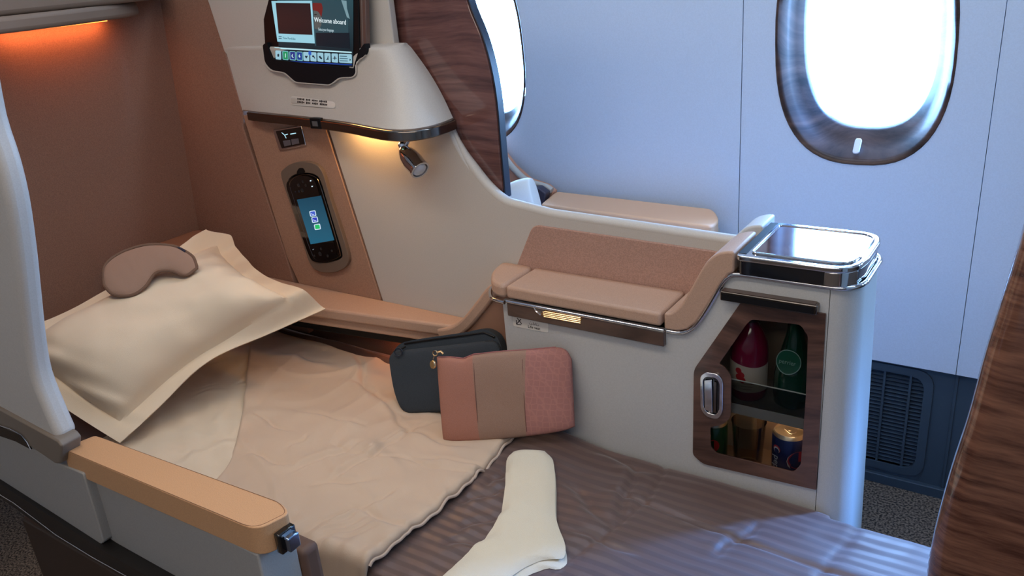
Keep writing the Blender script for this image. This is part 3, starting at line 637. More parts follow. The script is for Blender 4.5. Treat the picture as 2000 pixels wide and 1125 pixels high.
def disc(name, c, r, ang, z, rad, m, parent, sx=1, n=14, lift=.0004):
    V = []; 
    for k in range(n):
        t = 2*math.pi*k/n; a = ang+rad*math.cos(t)*sx/r; V.append(Vector((c[0]+(r+lift)*math.cos(a), c[1]+(r+lift)*math.sin(a), z+rad*math.sin(t))))
    return mesh(name, V, [list(range(n))], m, parent)
RED = mat('berry_red', (196, 34, 44), .5)
fa = math.radians(-104)
for (da, dz_) in ((0, .066), (.16, .058), (.02, .053), (.22, .048)): disc('berry', J, .0360, fa+da, J[2]+dz_, .0065, RED, lb)
for k in range(3): wrap('print', J, .0363, fa+.2, fa+.9-.1*k, J[2]+.040-k*.006, J[2]+.0415-k*.006, mat('label_print', (170, 130, 120), .5), lb, 0, 6)
gb = empty('mineral_water_bottle', (-.372, 1.395, .655)); tag(gb, 'dark green mineral water bottle beside the pink bottle in the minibar', 'bottle')
G = (-.372, 1.395, .656); GM = mat('green_glass', (8, 66, 48), .06, coat=1)
lathe('bottle_body', [(0, 0), (.028, 0), (.034, .006), (.035, .02), (.0345, .062), (.031, .085), (.024, .112), (.0175, .138), (.0145, .155), (.0145, .172)], G, (0, 0, 1), GM, gb, 32)
lathe('cap', [(0, .170), (.0155, .170), (.0155, .184), (0, .186)], G, (0, 0, 1), mat('bottle_cap_green', (14, 60, 50), .3), gb, 24)
# round neck label with lettering
pa = math.radians(-94); rl = .0300
cc = Vector((G[0]+math.cos(pa)*rl, G[1]+math.sin(pa)*rl, G[2]+.100)); Uu = Vector((-math.sin(pa), math.cos(pa), 0)); nn = Vector((math.cos(pa), math.sin(pa), .28)).normalized(); Vv = nn.cross(Uu); Vv = Vv if Vv.z > 0 else -Vv
cc += nn*.004
ring = [cc+Uu*.0225*math.cos(2*math.pi*k/28)+Vv*.0225*math.sin(2*math.pi*k/28)-nn*.006*abs(math.cos(2*math.pi*k/28)) for k in range(28)]
prism('label', ring, nn*.0003, mat('label_green', (18, 96, 72), .3), gb)
tube('label_ring', [p+nn*.0006 for p in ring], .0008, mat('label_silver', (170, 200, 190), .3), gb, 6, True)
text('print', 'perrier', cc+nn*.0016, Uu, Vv, .0115, mat('label_lettering', (150, 190, 175), .4), gb, sx=.95)
# cola can
can = empty('cola_can', (-.376, 1.385, .512)); tag(can, 'blue cola can with gold lit lid on the minibar floor', 'can')
K = (-.372, 1.392, .4885); BL = mat('can_blue', (18, 40, 104), .22, .3, coat=.6); AL = mat('aluminium', (205, 195, 180), .38, 1)
lathe('can_body', [(0, 0), (.024, 0), (.030, .006), (.0325, .012), (.0325, .097), (.0315, .102)], K, (0, 0, 1), BL, can, 36)
lathe('can_lid', [(.0315, .102), (.0285, .1085), (.0275, .1095), (.0265, .1085), (.0262, .105), (.0, .105)], K, (0, 0, 1), AL, can, 36)
tb = prism('pull_tab', [Vector((K[0]+x*math.cos(.9)-y*math.sin(.9), K[1]+x*math.sin(.9)+y*math.cos(.9), K[2]+.1062)) for x, y in fil([(-.0075, -.013), (.0075, -.013), (.0065, .012), (-.0065, .012)], .005, 4)], (0, 0, .0016), AL, can, .0005, 1)
lathe('tab_rivet', [(.0035, 0), (.003, .0026)], (K[0], K[1], K[2]+.106), (0, 0, 1), AL, can, 12)
g2 = disc('emblem_upper', K, .0325, math.radians(-118), K[2]+.078, .0085, mat('emblem_red', (200, 50, 60), .4), can, lift=.0006)
disc('emblem_band', K, .0325, math.radians(-118), K[2]+.076, .0070, mat('emblem_white', (225, 225, 228), .4), can, lift=.0009)
disc('emblem_lower', K, .0325, math.radians(-117), K[2]+.0745, .0055, BL, can, lift=.0012)
disc('emblem_large', K, .0325, math.radians(-44), K[2]+.058, .021, mat('emblem_white2', (190, 190, 200), .4), can, lift=.0005)
disc('emblem_large_red', K, .0325, math.radians(-44), K[2]+.060, .0192, mat('emblem_wine', (150, 34, 60), .4), can, lift=.0008)
disc('emblem_large_blue', K, .0325, math.radians(-42), K[2]+.046, .0105, BL, can, 1.5, lift=.0011)
la = math.radians(-116); lc = Vector((K[0]+.0334*math.cos(la), K[1]+.0334*math.sin(la), K[2]+.043)); lt_ = Vector((-math.sin(la), math.cos(la), 0))
text('print', 'pepsi', lc+Vector((math.cos(la), math.sin(la), 0))*.0004, (0, 0, -1), lt_, .020, mat('can_lettering', (180, 185, 195), .4), can, ext=.0001)
# clear tumbler and hidden can
gl = empty('clear_tumbler', (-.455, 1.395, .5125)); tag(gl, 'clear empty plastic tumbler between the cans in the minibar', 'glass')
T_ = (-.452, 1.392, .4885); CL = clear('tumbler_clear', (232, 230, 226), .22, .05)
lathe('tumbler', [(0, .002), (.024, 0), (.027, .004), (.033, .105), (.034, .107), (.0325, .107), (.0255, .008), (0, .006)], T_, (0, 0, 1), CL, gl, 32)
tube('base_ring', [Vector((T_[0]+.0255*math.cos(2*math.pi*k/28), T_[1]+.0255*math.sin(2*math.pi*k/28), T_[2]+.004)) for k in range(28)], .0015, mat('tumbler_rim', (210, 190, 165), .15), gl, 6, True)
gc = empty('soft_drink_can', (-.515, 1.385, .5125)); tag(gc, 'green and red soft drink can half hidden behind the door latch', 'can')
Q = (-.520, 1.385, .4885); lathe('can_body', [(0, 0), (.019, 0), (.0255, .008), (.0265, .013), (.0265, .085), (.025, .09)], Q, (0, 0, 1), mat('can_green', (28, 80, 48), .25, .2, coat=.5), gc, 28)
lathe('can_lid', [(.025, .09), (.022, .095), (.0, .092)], Q, (0, 0, 1), AL, gc, 24)
disc('can_emblem', Q, .0265, math.radians(-72), Q[2]+.05, .014, mat('emblem_bright_red', (205, 40, 44), .4), gc, .8)
disc('can_emblem', Q, .0265, math.radians(-100), Q[2]+.068, .009, mat('emblem_white3', (200, 205, 200), .4), gc, .6)
# ================================================================== TABLET
def _dock():
    best = None; tst = [(517, 122), (530, 137), (556, 141), (577, 160), (610, 162), (645, 163), (662, 151), (688, 150), (694, 143), (700, 110), (713, 98), (705, 60), (520, 60), (520, 100)]
    hs = [onh(*q)[0] for q in tst]
    for yi in range(-40, 11, 2):
        U = Vector((math.cos(yi/100), math.sin(yi/100), 0)); B = Vector((-U.y, U.x, 0))
        for li in (4, 8, 12, 16, 20):
            V_ = Vector((0, 0, 1))*math.cos(math.radians(li))+B*math.sin(math.radians(li)); N_ = U.cross(V_); N_ = N_ if N_.y < 0 else -N_
            d = [h.dot(N_) for h in hs if h is not None]; k = max(d)-min(d[:11])
            if best is None or k < best[0]: best = (k, U, V_, N_, max(d))
    return best
_k, TU, TV, TN, _dm = _dock()
TO = TN*(_dm-.004)

def TP(x, y, d=0): return PL(x, y, TO+TN*d, TN)
tab = empty('tablet', TO); tag(tab, 'black tablet with lit welcome screen standing in its dock', 'tablet')
tb_ = [TP(x, y) for x, y in fil([(510, -40), (698, -60), (703, 135, 6), (519, 118, 6)], 2)]
body = prism('body', tb_, TN*-.018, BLACK, tab, .002)
# screen
SB = scr_grad('tablet_screen', (10, 24, 34), (40, 74, 84), 1.0, 1.30, 1.42)
so2 = prism('screen', [TP(x, y, .0006) for x, y in [(541, -40), (690, -45), (690, 131), (545, 113)]], TN*.0004, SB, tab)
def sp(name, pts, col, s, lv): return prism(name, [TP(x, y, .0012+lv*.0003) for x, y in pts], TN*.00015, emis(name+'_light', col, s), so2)
def z4(px, py): return (500+px/6.25, py/6.25)
sp('screen_photo', [z4(690, 20), z4(1040, 0), z4(1120, -60), z4(1130, 600), z4(720, 560)], (48, 84, 96), .7, 0)
sp('screen_photo', [z4(700, 110), z4(760, 120), z4(790, 180), z4(800, 300), z4(770, 360), z4(715, 350)], (92, 96, 96), .8, 1)
sp('screen_photo', fil([z4(690, 35), z4(800, 38), z4(815, 100), z4(800, 210), z4(760, 140), z4(690, 125)], 2, 3), (112, 34, 34), .9, 2)
sp('screen_photo', [z4(1040, 0), z4(1105, 10), z4(1110, 100), z4(1145, 230), z4(1110, 210), z4(1070, 90)], (130, 165, 175), .8, 1)
sp('screen_photo', [z4(710, 175), z4(740, 172), z4(742, 182), z4(712, 186)], (24, 30, 34), .5, 3)
sp('screen_photo', [z4(730, 400), z4(1140, 400), z4(1150, 600), z4(735, 560)], (12, 28, 40), .8, 1)
sp('screen_card', [z4(188, 12), z4(682, 8), z4(718, 530), z4(262, 508)], (150, 205, 222), 1, 4)
sp('screen_card', [z4(240, 34), z4(662, 40), z4(690, 426), z4(276, 410)], (34, 22, 26), 1, 5)
sp('screen_bar', [z4(225, 575), z4(1168, 632), z4(1168, 648), z4(227, 594)], (185, 228, 238), 1, 4)
sp('screen_bar', [z4(232, 735), z4(1170, 785), z4(1170, 796), z4(400, 760)], (20, 60, 150), 1, 3)
IC = [(236, 306, 0), (322, 395, 1), (408, 484, 2), (492, 570, 3), (576, 650, 0), (662, 737, 0), (748, 822, 0), (834, 910, 0), (922, 1000, 0), (1012, 1170, 0)]
for i, (a, b, k) in enumerate(IC):
    ya = 615+(a-236)*.052
    qd = [z4(a, ya), z4(b, ya+(b-a)*.05), z4(b+2, ya+112+(b-a)*.05), z4(a+4, ya+108)]
    sp('screen_icon', fil(qd, 1.8, 2), (150, 195, 212) if k == 0 else (120, 190, 200), 1, 4)
    cx_ = (qd[0][0]+qd[2][0])/2; cy_ = (qd[0][1]+qd[2][1])/2
    if k: sp('screen_icon', [(cx_+(x-cx_)*.78, cy_+(y-cy_)*.84) for x, y in qd], [(0, 0, 0), (30, 140, 90), (40, 50, 130), (30, 60, 140)][k], 1, 5)
    g = {0: [(-2.5, 0), (0, -3), (2.5, 0), (1.5, 0), (1.5, 3), (-1.5, 3), (-1.5, 0)], 1: [(-.8, -4), (.8, -4), (.8, 4), (-.8, 4)], 2: [(.5, -4), (-1.5, -2), (-2, 0), (-1.5, 2), (.5, 4), (2.5, 3), (.5, 2), (-.3, 0), (.3, -2)], 3: [(.5, -4), (-1.5, -2), (-1.6, 1), (0, 3), (2, 1), (.3, 0), (.2, -2)], 4: [(0, 4), (-2.6, 0), (-2, -2), (0, -.8), (2, -2), (2.6, 0)], 5: [(-2.6, -2.6), (0, -3.4), (1.6, -1.4), (3.6, 3), (2.8, 3.6), (.4, .4), (-2, 0)], 6: [(-3, -2), (0, -3), (1, 0), (3.5, 1), (3, 4), (.5, 3), (-2, 1)], 7: [(1, -4), (2, -3), (1.5, 1), (2.5, 4), (-2.5, 4), (-2.5, 2.6), (-.5, 2)], 8: [(-.6, -4), (.6, -4), (.8, -.8), (4, .4), (4, 1.2), (.8, .8), (.4, 4), (-.4, 4), (-.8, .8), (-4, 1.2), (-4, .4), (-.8, -.8)]}
    if i in g: sp('screen_icon', [(cx_+x, cy_+y) for x, y in g[i]], (20, 34, 48) if k == 0 else (190, 230, 220), 1, 6)
    elif i == 9:
        for r_ in range(3): sp('screen_print', [z4(1022, 680+r_*28), z4(1120-(r_ == 0)*10, 684+r_*28), z4(1120-(r_ == 0)*10, 694+r_*28), z4(1022, 690+r_*28)], (60, 96, 112), 1, 5)
        sp('screen_icon', [z4(1143, 715), z4(1160, 730), z4(1143, 745)], (20, 34, 48), 1, 5)
sp('screen_icon', fil([(602.5, 100), (608, 100.5), (608, 108), (602.5, 107)], 1.5, 2), (40, 90, 190), 1, 6)
for y in (440, 462): sp('screen_icon', [z4(276, y), z4(292, y+1), z4(312, y+2), z4(314, y+14), z4(278, y+12)], (70, 104, 120), 1, 5)
WT = emis('screen_text_white', (225, 240, 245), 1.1)
def ttext(body, px, py, hpx, wpx, m, ax='LEFT'):
    O = TP(px, py, .0035); e = TP(px+100, py+9, .0035); U = (e-O).normalized(); 
    h = (TP(px, py-hpx/2, .0035)-TP(px+hpx*.04, py+hpx/2, .0035)).length
    W = (TP(px+wpx, py+wpx*.09, .0035)-O).length
    nN = TN; Vq = nN.cross(U); Vq = Vq if Vq.z > 0 else -Vq
    t = text('screen_print', body, (0, 0, 0), (1, 0, 0), (0, 1, 0), h/.72, m, so2, ax, .0001)
    w0 = max(v.co.x for v in t.data.vertices)-min(v.co.x for v in t.data.vertices); k = W/w0
    Mx = Matrix(((U.x*k, Vq.x, nN.x, O.x), (U.y*k, Vq.y, nN.y, O.y), (U.z*k, Vq.z, nN.z, O.z), (0, 0, 0, 1))); t.data.transform(Mx)
    return t
ttext('Welcome aboard', 613.5, 38.5, 9.5, 62, WT)
ttext('Select your language', 621.5, 57, 5.4, 30, emis('screen_text_pale', (190, 215, 225), .9))
ttext('View Portfolio', 552, 74, 4.5, 25, emis('screen_text_teal', (50, 110, 130), .8))
# metallic side of tablet, dock
prism('side_strip', [TP(x, y, -.004) for x, y in [(697.5, -60), (712, -60), (716, 94), (704, 98)]], TN*-.012, mat('bronze_side', (120, 98, 90), .35, .5), tab, .002)
prism('side_groove', [TP(x, y, -.0035) for x, y in [(703, -60), (705.5, -60), (710, 96), (708, 97)]], TN*-.004, mat('groove_grey', (150, 140, 136), .3, .6), tab)
dk = fil([(513, 88, 3), (521, 82, 2), (530, 116, 2), (690, 134, 2), (700, 100, 2), (712, 84, 3), (716, 100, 5), (711, 110, 5), (693, 119, 4), (694, 143, 9), (688, 150, 5), (662, 151, 6), (648, 162, 6), (642, 165, 3), (577, 160, 6), (556, 141, 6), (530, 137, 8), (517, 122, 8)], 4, 4)
prism('tablet_dock', [TP(x, y, .008) for x, y in dk], TN*-.014, mat('dock_black', (12, 14, 20), .6, spec=.25), part, 0)
prism('dock_lip', [TP(x, y, .0075) for x, y in fil([(511, 88, 3), (526, 116, 2), (690, 134, 2), (714, 100, 5), (712, 111, 5), (695, 121, 4), (696, 145, 9), (689, 152, 5), (663, 153, 6), (649, 164, 6), (642, 167, 3), (576, 162, 6), (555, 143, 6), (528, 139, 8), (515, 124, 8)], 4, 4)], TN*-.012, CREAM, part, 0)
# ================================================================== AISLE SHELL, TRACK, ARMREST
YA = .515
aisle = empty('aisle_shell', (-1.6, YA, 0)); tag(aisle, 'cream curved aisle side shell wing left of the armrest', 'seat shell')
def ya(l, Y=YA): return [PY(x, y, Y) for x, y in l]
ed = [(-20, 170), (2, 235), (30, 320), (50, 400), (66, 500), (78, 600), (88, 680), (100, 742), (118, 800), (138, 862)]
ed = [(-120, -40), (-60, 110)]+[(x-(34 if y < 760 else 34-(y-760)*.12), y) for x, y in ed[1:]]
ed2 = [(p.x, p.y) for p in cr([Vector(p) for p in ed], 3)]
prism('upper_wing', ya([(-500, -40)]+ed2+[(90, 861), (0, 806), (-500, 560)]), (0, .035, 0), CREAM, aisle, .012, 4)
prism('ledge', ya(fil([(-500, 540), (0, 800), (112, 861, 4), (120, 872, 3), (118, 906, 3), (108, 906, 2), (0, 833), (-500, 575)], 0, 3), YA-.006), (0, .035, 0), TAUPE, aisle, .003, 2)
prism('inlay', ya([(-500, 578), (0, 834), (40, 851), (60, 878), (30, 862), (0, 852), (-500, 600)], YA-.0075), (0, .003, 0), BGLOSS, aisle)
tube('inlay_chrome', ya([(-5, 830), (20, 838), (42, 850), (53, 864), (60, 878)], YA-.009), .001, CHROME, aisle, 6)
prism('lower_panel', ya(fil([(-500, 580), (0, 834), (108, 903), (162, 925, 4), (166, 940, 4), (203, 1060, 5), (186, 1069, 5), (0, 948), (-500, 640)], 0, 3), YA+.004), (0, .03, 0), OUTER, aisle, .006, 3)
prism('lower_panel_rail', ya([(-500, 640), (0, 945), (110, 1016), (205, 1078), (300, 1133), (800, 1420), (800, 1440), (300, 1150), (250, 1128), (110, 1050), (0, 972), (-500, 680)], YA-.004), (0, .035, 0), mat('rail_black', (30, 27, 26), .3), aisle)
tube('rail_chrome', ya([(-200, 860), (0, 966), (28, 983), (110, 1045), (180, 1088), (250, 1127), (400, 1212)], YA-.008), .0012, CHROME, aisle, 6)
box('seat_base', (-1.63, YA+.03, 0), (.3, .74, .44), mat('base_brown', (64, 50, 42), .5, bump=.1, bscale=300), aisle, .01)
box('base_plinth', (-1.61, YA+.01, 0), (.3, YA+.034, .54), DBROWN, aisle, .004)
arm = empty('armrest', (-1.1, .55, .5)); tag(arm, 'tan leather padded armrest nearest the viewer at the bed side', 'armrest')
ao = [PZ(x, y, .79) for x, y in fil([(120, 876, 4), (186, 850, 8), (552, 983, 14), (566, 1003, 12), (500, 1036, 26)], 6, 5)]
for p in ao: p.z = .744
pd = prism('pad', ao, (0, 0, .046), TAN, arm, .006, 3)
inn = [Vector((p.x, p.y, .7905)) for p in ao]
cen = sum(inn, Vector())/len(inn)
box('arm_box', (-1.345, YA+.020, .53), (-.858, .60, .744), OUTER, arm, .003)
box('arm_inner', (-1.36, .60, .40), (-.85, .635, .70), mat('arm_inner_brown', (96, 70, 56), .6), arm, .01)
bt = PX(555, 1048, -.832)
br = box('release_button', (-.838, .553, .742), (-.826, .583, .775), BGLOSS, arm, .002)
box('button_cap', (-.828, .558, .747), (-.814, .578, .770), mat('blue_chrome', (150, 170, 200), .12, 1), br, .002)
tube('pad_stitch', [Vector((p.x, p.y, .7885))+(cen-p).normalized()*Vector((.004, .004, 0)).length for p in ao], .0006, mat('stitch_brown', (130, 92, 66), .8), arm, 5, True)
# ================================================================== BED
BEDX1 = .42
mt = empty('mattress', (-.9, 1.05, .2)); tag(mt, 'flat brown seat mattress beneath the bedding', 'mattress')
box('mattress_pad', (-2.19, .78, .30), (BEDX1, 1.325, .472), mat('mattress_brown', (92, 68, 58), .7), mt, .02, 4)
box('mattress_wing', (-2.19, 1.325, .36), (-1.02, 1.385, .472), mat('mattress_brown_wing', (92, 68, 58), .7), mt, .01, 2)
box('seat_frame', (-2.15, .76, .0), (.25, 1.32, .30), DBROWN, mt, .01)
def yout(x): return 1.405+(1.322-1.405)*sst(-1.16, -.99, x)
def folds(x, y): 
    a = .0035*nz(x*5, y*6, 3)+.002*nz(x*13, y*15, 1)
    r = 1-abs(nz(x*4+1.7*y, y*5-x, 9))*2; a += .005*max(0, r-.72)
    return a
CR = []
def crs(l, out, dep, wid):
    for a, b in l:
        p, q = PZ(a[0], a[1], .505), PZ(b[0], b[1], .505); out.append((p.x, p.y, q.x, q.y, dep, wid))
def groove(x, y, L):
    z = 0
    for ax_, ay, bx, by, dep, wid in L:
        dx, dy = bx-ax_, by-ay; l2 = dx*dx+dy*dy; t = ((x-ax_)*dx+(y-ay)*dy)/l2
        if t < -.3 or t > 1.3: continue
        d = ((x-ax_)*dy-(y-ay)*dx)/math.sqrt(l2)+.004*math.sin(t*7); fa2 = sst(-.3, .15, t)*(1-sst(.85, 1.3, t))
        if abs(d) < .07: z += fa2*dep*(-math.exp(-(d/wid)**2)+.75*math.exp(-((d-wid*2.3)/(wid*1.9))**2))
    return z
BR = []
def _br():
    crs([((900, 1010), (985, 985)), ((880, 1040), (960, 1040)), ((905, 960), (980, 940)), ((1115, 930), (1180, 1000)), ((1130, 1020), (1230, 1060)), ((1240, 900), (1210, 985)), ((1480, 1010), (1400, 1060)), ((1180, 870), (1260, 905)), ((950, 930), (990, 905))], BR, .006, .009)
def bl_z(x, y):
    if not BR: _br()
    z = .484+folds(x, y)*1.3
    z += .0015*math.sin(y*260+2*nz(x*2, y*3))*.3
    z -= .004*math.exp(-((x+.62+.03*math.sin(y*9))/.006)**2)            # cross seams
    z -= .003*math.exp(-((x+.235+.012*math.sin(y*18))/.009)**2)
    z -= .006*math.exp(-((y-1.19-.02*math.sin(x*6))/.005)**2)*sst(-.75, -.6, x)
    z += .0007*math.exp(-((x+.235)/.04)**2)*math.sin(y*150)
    z += .020*math.exp(-((x+.88)/.09)**2)*sst(1.12, 1.33, y)+groove(x, y, BR)
    z -= .03*sst(1.30, 1.345, y)*sst(-.3, -.2, x)
    return z
def blanket(u, v):
    x = -1.25+(BEDX1+1.25)*u
    yo = 1.330 if x > -1.0 else 1.385
    y0 = .765; y = y0+(yo-y0)*v
    z = bl_z(x, y)
    if v < .06:
        w = 1-v/.06; z -= .09*w**2; y = y-.004*w
    if v > .985: z -= .012*(v-.985)/.015
    if x > -.27 and v > .96: z -= .06*((v-.96)/.04)**2; y += .012*((v-.96)/.04)
    return Vector((x, y, z))
tag(grid('striped_blanket', 260, 130, blanket, STRIPE, thick=-.004), 'brown satin blanket with tonal stripes across the foot of the bed', 'blanket')
# brown satin under-sheet showing at both sides of the head end
def sheet(u, v):
    x = -2.19+1.25*u; y = .775+(1.478-.775)*v
    z = .477+.003*nz(x*8, y*8)
    z += .040*math.exp(-((y-.835-.01*math.sin(x*7))/.038)**2)*sst(-1.78, -1.95, x)
    z += .022*math.exp(-((y-1.440-.006*math.sin(x*14))/.018)**2)*sst(-1.12, -1.25, x)
    z += .006*math.sin(x*40+y*22)*math.exp(-((y-.84)/.04)**2)
    if v < .05: z -= .08*(1-v/.05)**2
    if y > 1.36 and x > -1.05: y = min(y, 1.385)
    return Vector((x, y, z))
tag(grid('satin_sheet', 110, 90, sheet, BSATIN, thick=-.003), 'brown satin sheet showing beside the pillow and along the shelf', 'sheet')
# cream quilted mattress cover
HB = cr([Vector((p.x, p.y)) for p in [PZ(487, 660, .5), PZ(481, 730, .5), PZ(474, 790, .5), PZ(460, 850, .5), PZ(440, 905, .5), PZ(416, 945, .5)]], 8)
HB = [Vector((HB[0].x-.10, HB[0].y+.14))]+[Vector((p.x, p.y)) for p in HB]+[Vector((HB[-1].x+.08, .74))]
def xh(y):
    for i in range(len(HB)-1):
        a, b = HB[i], HB[i+1]
        if b.y <= y <= a.y: return a.x+(b.x-a.x)*(a.y-y)/max(1e-6, a.y-b.y)
    return HB[0].x if y > HB[0].y else HB[-1].x
def cover(u, v):
    y = .80+(1.43-.80)*v
    y += .05*(1-v)*sst(-1.6, -1.9, -2.15+u*1.2)
    x = -2.15+(min(-1.2, xh(y)+.05)+2.15)*u
    z = .491+.0035*nz(x*9, y*9, 5)+.003*math.sin((x*.6+y)*75+3*nz(x*3, y*4))*(.5+.5*nz(x*4, y*3, 2))*1.2
    r = 1-abs(nz(x*5+2.2*y, y*7, 4))*2; z += .005*max(0, r-.7)
    if v < .02: z -= .008
    return Vector((x, y, z))
tag(grid('mattress_cover', 140, 100, cover, COVER, thick=-.004), 'cream quilted mattress cover under the pillow', 'mattress cover')
# beige quilt
def quilt_xy(u, v):
    y0 = .772
    x = -1.4; 
    y = y0+(1.45-y0)*v
    for _ in range(3):
        xa = xh(y); xb = -.928+.004*math.sin(y*14)+.0012*math.sin(y*61)
        x = xa+(xb-xa)*u
        y = y0+(yout(x)-y0)*v
    return x, y
crs([((800, 838), (735, 880)), ((735, 880), (655, 925)), ((690, 870), (575, 912)), ((760, 795), (795, 838)), ((700, 745), (775, 800)), ((795, 840), (900, 868)), ((500, 805), (560, 835)), ((560, 870), (600, 852)), ((690, 985), (790, 1035)), ((560, 690), (640, 705)),
     ((620, 940), (720, 935)), ((830, 890), (960, 905)), ((640, 1010), (760, 960)), ((600, 800), (700, 830)), ((490, 880), (560, 905)), ((700, 700), (720, 770))], CR, .0055, .007)
crs([((615, 1020+k*9), (690+k*9, 985+k*13)) for k in range(5)], CR, .004, .006)
def quilt(u, v):
    x, y = quilt_xy(u, v)
    z = .503+2.6*folds(x+3, y)+.006*nz(x*3, y*3, 7)+.009*max(0, 1-abs(nz(x*3.1-y*1.2, y*2.6+x*1.5, 21))*9)*(.5+.5*nz(x*4, y*4, 8))
    z += groove(x, y, CR)
    d1 = u*abs(xh(y)+.93); d2 = (1-u)*abs(xh(y)+.93)
    e = .014
    if d1 < e: z -= .013*(1-math.sqrt(max(0, 1-(1-d1/e)**2)))
    if d2 < e: z -= .013*(1-math.sqrt(max(0, 1-(1-d2/e)**2)))
    z += .0028*math.sin(y*120+2*nz(x*6, y*5))*math.exp(-d2/.035)              # puckered hem
    g = math.exp(-((y-.78)/.05)**2)
    z += .0045*math.sin(x*125+3*nz(x*5, 1))*g                                   # gathers at the aisle side
    z -= .004*math.exp(-((y-1.06-.18*(x+1.15)+.01*math.sin(x*30))/.004)**2)*sst(-1.35, -1.2, x)
    z -= .004*math.exp(-((x+1.185-.4*(y-1.1)+.01*math.sin(y*40))/.004)**2)*sst(1.02, 1.08, y)
    z += .010*math.exp(-((x+1.12)/.05)**2-((y-1.17)/.04)**2)-.008*math.exp(-((x+1.22)/.04)**2-((y-1.22)/.05)**2)
    z += .028*math.exp(-((x+.90)/.07)**2)*sst(1.16, 1.33, y)
    if v < .055: w = 1-v/.055; z -= .10*w**2; y -= .012*math.sin(w*math.pi/2)
    return Vector((x, y, z))
qo = tag(grid('beige_quilt', 240, 170, quilt, QUILT, thick=-.005), 'beige cotton quilt spread over the middle of the bed', 'quilt')
hem = [quilt(1, v/120)+Vector((.001, 0, -.002)) for v in range(5, 118)]
tube('hem_piping', hem, .0032, mat('hem_cream', (196, 176, 160), .8), qo, 8)
# ================================================================== PILLOW
pA, pB, pC_, pD = PZ(235, 866, .508), PZ(636, 604, .685), PZ(402, 447, .845), Vector((-2.12, .755, .715))
pn = (pB-pA).cross(pD-pA).normalized(); pn = pn if pn.z > 0 else -pn
def knots(v, K, W):
    for i in range(len(K)-1):
        if v <= K[i+1]: t = (v-K[i])/(K[i+1]-K[i]); t = t*t*(3-2*t); return W[i]+(W[i+1]-W[i])*t
    return W[-1]
PK = [0, .12, .3, .5, .7, .82, .9, 1]; PR = [0, .070, .045, .015, -.035, -.046, -.030, 0]; PE = [0, .0, .005, .014, .03, .035, .045, 0]
def pil(u, v, side=1):
    # u along length (A->B), v front to back
    m = .085
    # edge pull-in
    uu = u-.5; vv = v-.5
    b = pA.lerp(pB, u).lerp(pD.lerp(pC_, u), v)
    pull_v = -.10*math.sin(math.pi*u)*(1 if side else 1)*(1-4*vv*vv) if False else 0
    eu = (pB-pA).normalized(); ev = (pD-pA).normalized()
    b = b + ev*(.055*math.sin(math.pi*u)**1.4)*(1-v)**2.2 - ev*(.03*math.sin(math.pi*u))*v**3
    b = b - eu*(.012*math.sin(math.pi*v))*(1-u)**3 - eu*(.03*math.sin(math.pi*v))*u**3
    b = b+pn*knots(v, PK, PR)*sst(.55, 1, u)+eu*knots(v, PK, PE)*sst(.75, 1, u)
    du = min(u, 1-u)*.63; dv = min(v, 1-v)*.46; fl = .048
    a_ = max(0, min(1, (du-fl)/(.16 if u < .5 else .12))); c_ = max(0, min(1, (dv-fl)/.15))
    h = (1-(1-a_)**2.2)*(1-(1-c_)**2.2)
    h = h**.56
    puff = .100*h
    wr = .005*nz(u*9, v*7, 2)+.010*math.sin((u*1.0+v*.3)*46)*math.exp(-((du-fl-.02)/.03)**2)*(1 if u < .5 else .45)
    wr += .006*math.sin(v*30+u*5)*math.exp(-((u-.9)/.06)**2)*c_
    seam = -.003*(math.exp(-((du-fl)/.004)**2)*(dv > fl)+math.exp(-((dv-fl)/.004)**2)*(du > fl))
    flw = .006*math.sin(u*14+1)*(1-min(1, dv/fl))+.006*math.sin(v*11)*(1-min(1, du/fl))
    flw -= .012*sst(.9, 1, u)*math.sin(math.pi*min(1, v*1.1))
    if side > 0: return b+pn*(puff+wr*min(1, h*2+.25)+seam+flw)
    return b+pn*(-.45*puff+flw-.003)
NP, NQ = 110, 84
V = [pil(i/NP, j/NQ, 1) for i in range(NP+1) for j in range(NQ+1)]; nb = len(V)
V += [pil(i/NP, j/NQ, -1) for i in range(NP+1) for j in range(NQ+1)]
Fc = []
for i in range(NP):
    for j in range(NQ):
        a = i*(NQ+1)+j; q = [a, a+NQ+1, a+NQ+2, a+1]; Fc.append(q); Fc.append([x+nb for x in reversed(q)])
for i in range(NP):
    for j in (0, NQ): a = i*(NQ+1)+j; b = a+NQ+1; Fc.append([a, b, b+nb, a+nb])
for j in range(NQ):
    for i in (0, NP): a = i*(NQ+1)+j; Fc.append([a, a+1, a+1+nb, a+nb])
pw = mesh('pillow', V, Fc, LINEN); tag(pw, 'cream oxford pillow with flat flange at the head of the bed', 'pillow')
pbvh = BVHTree.FromPolygons(V[:nb], [f for f in Fc if max(f) < nb])
# ================================================================== EYE MASK
topc = cr([Vector(p) for p in [(202, 548), (206, 518), (236, 494), (283, 479), (330, 479), (354, 487), (376, 501), (384, 520)]], 6)
botc = cr([Vector(p) for p in [(204, 558), (222, 575), (256, 577), (284, 560), (303, 534), (332, 529), (362, 538), (384, 524)]], 6)
mc = pil(.42, .72, 1)+pn*.012
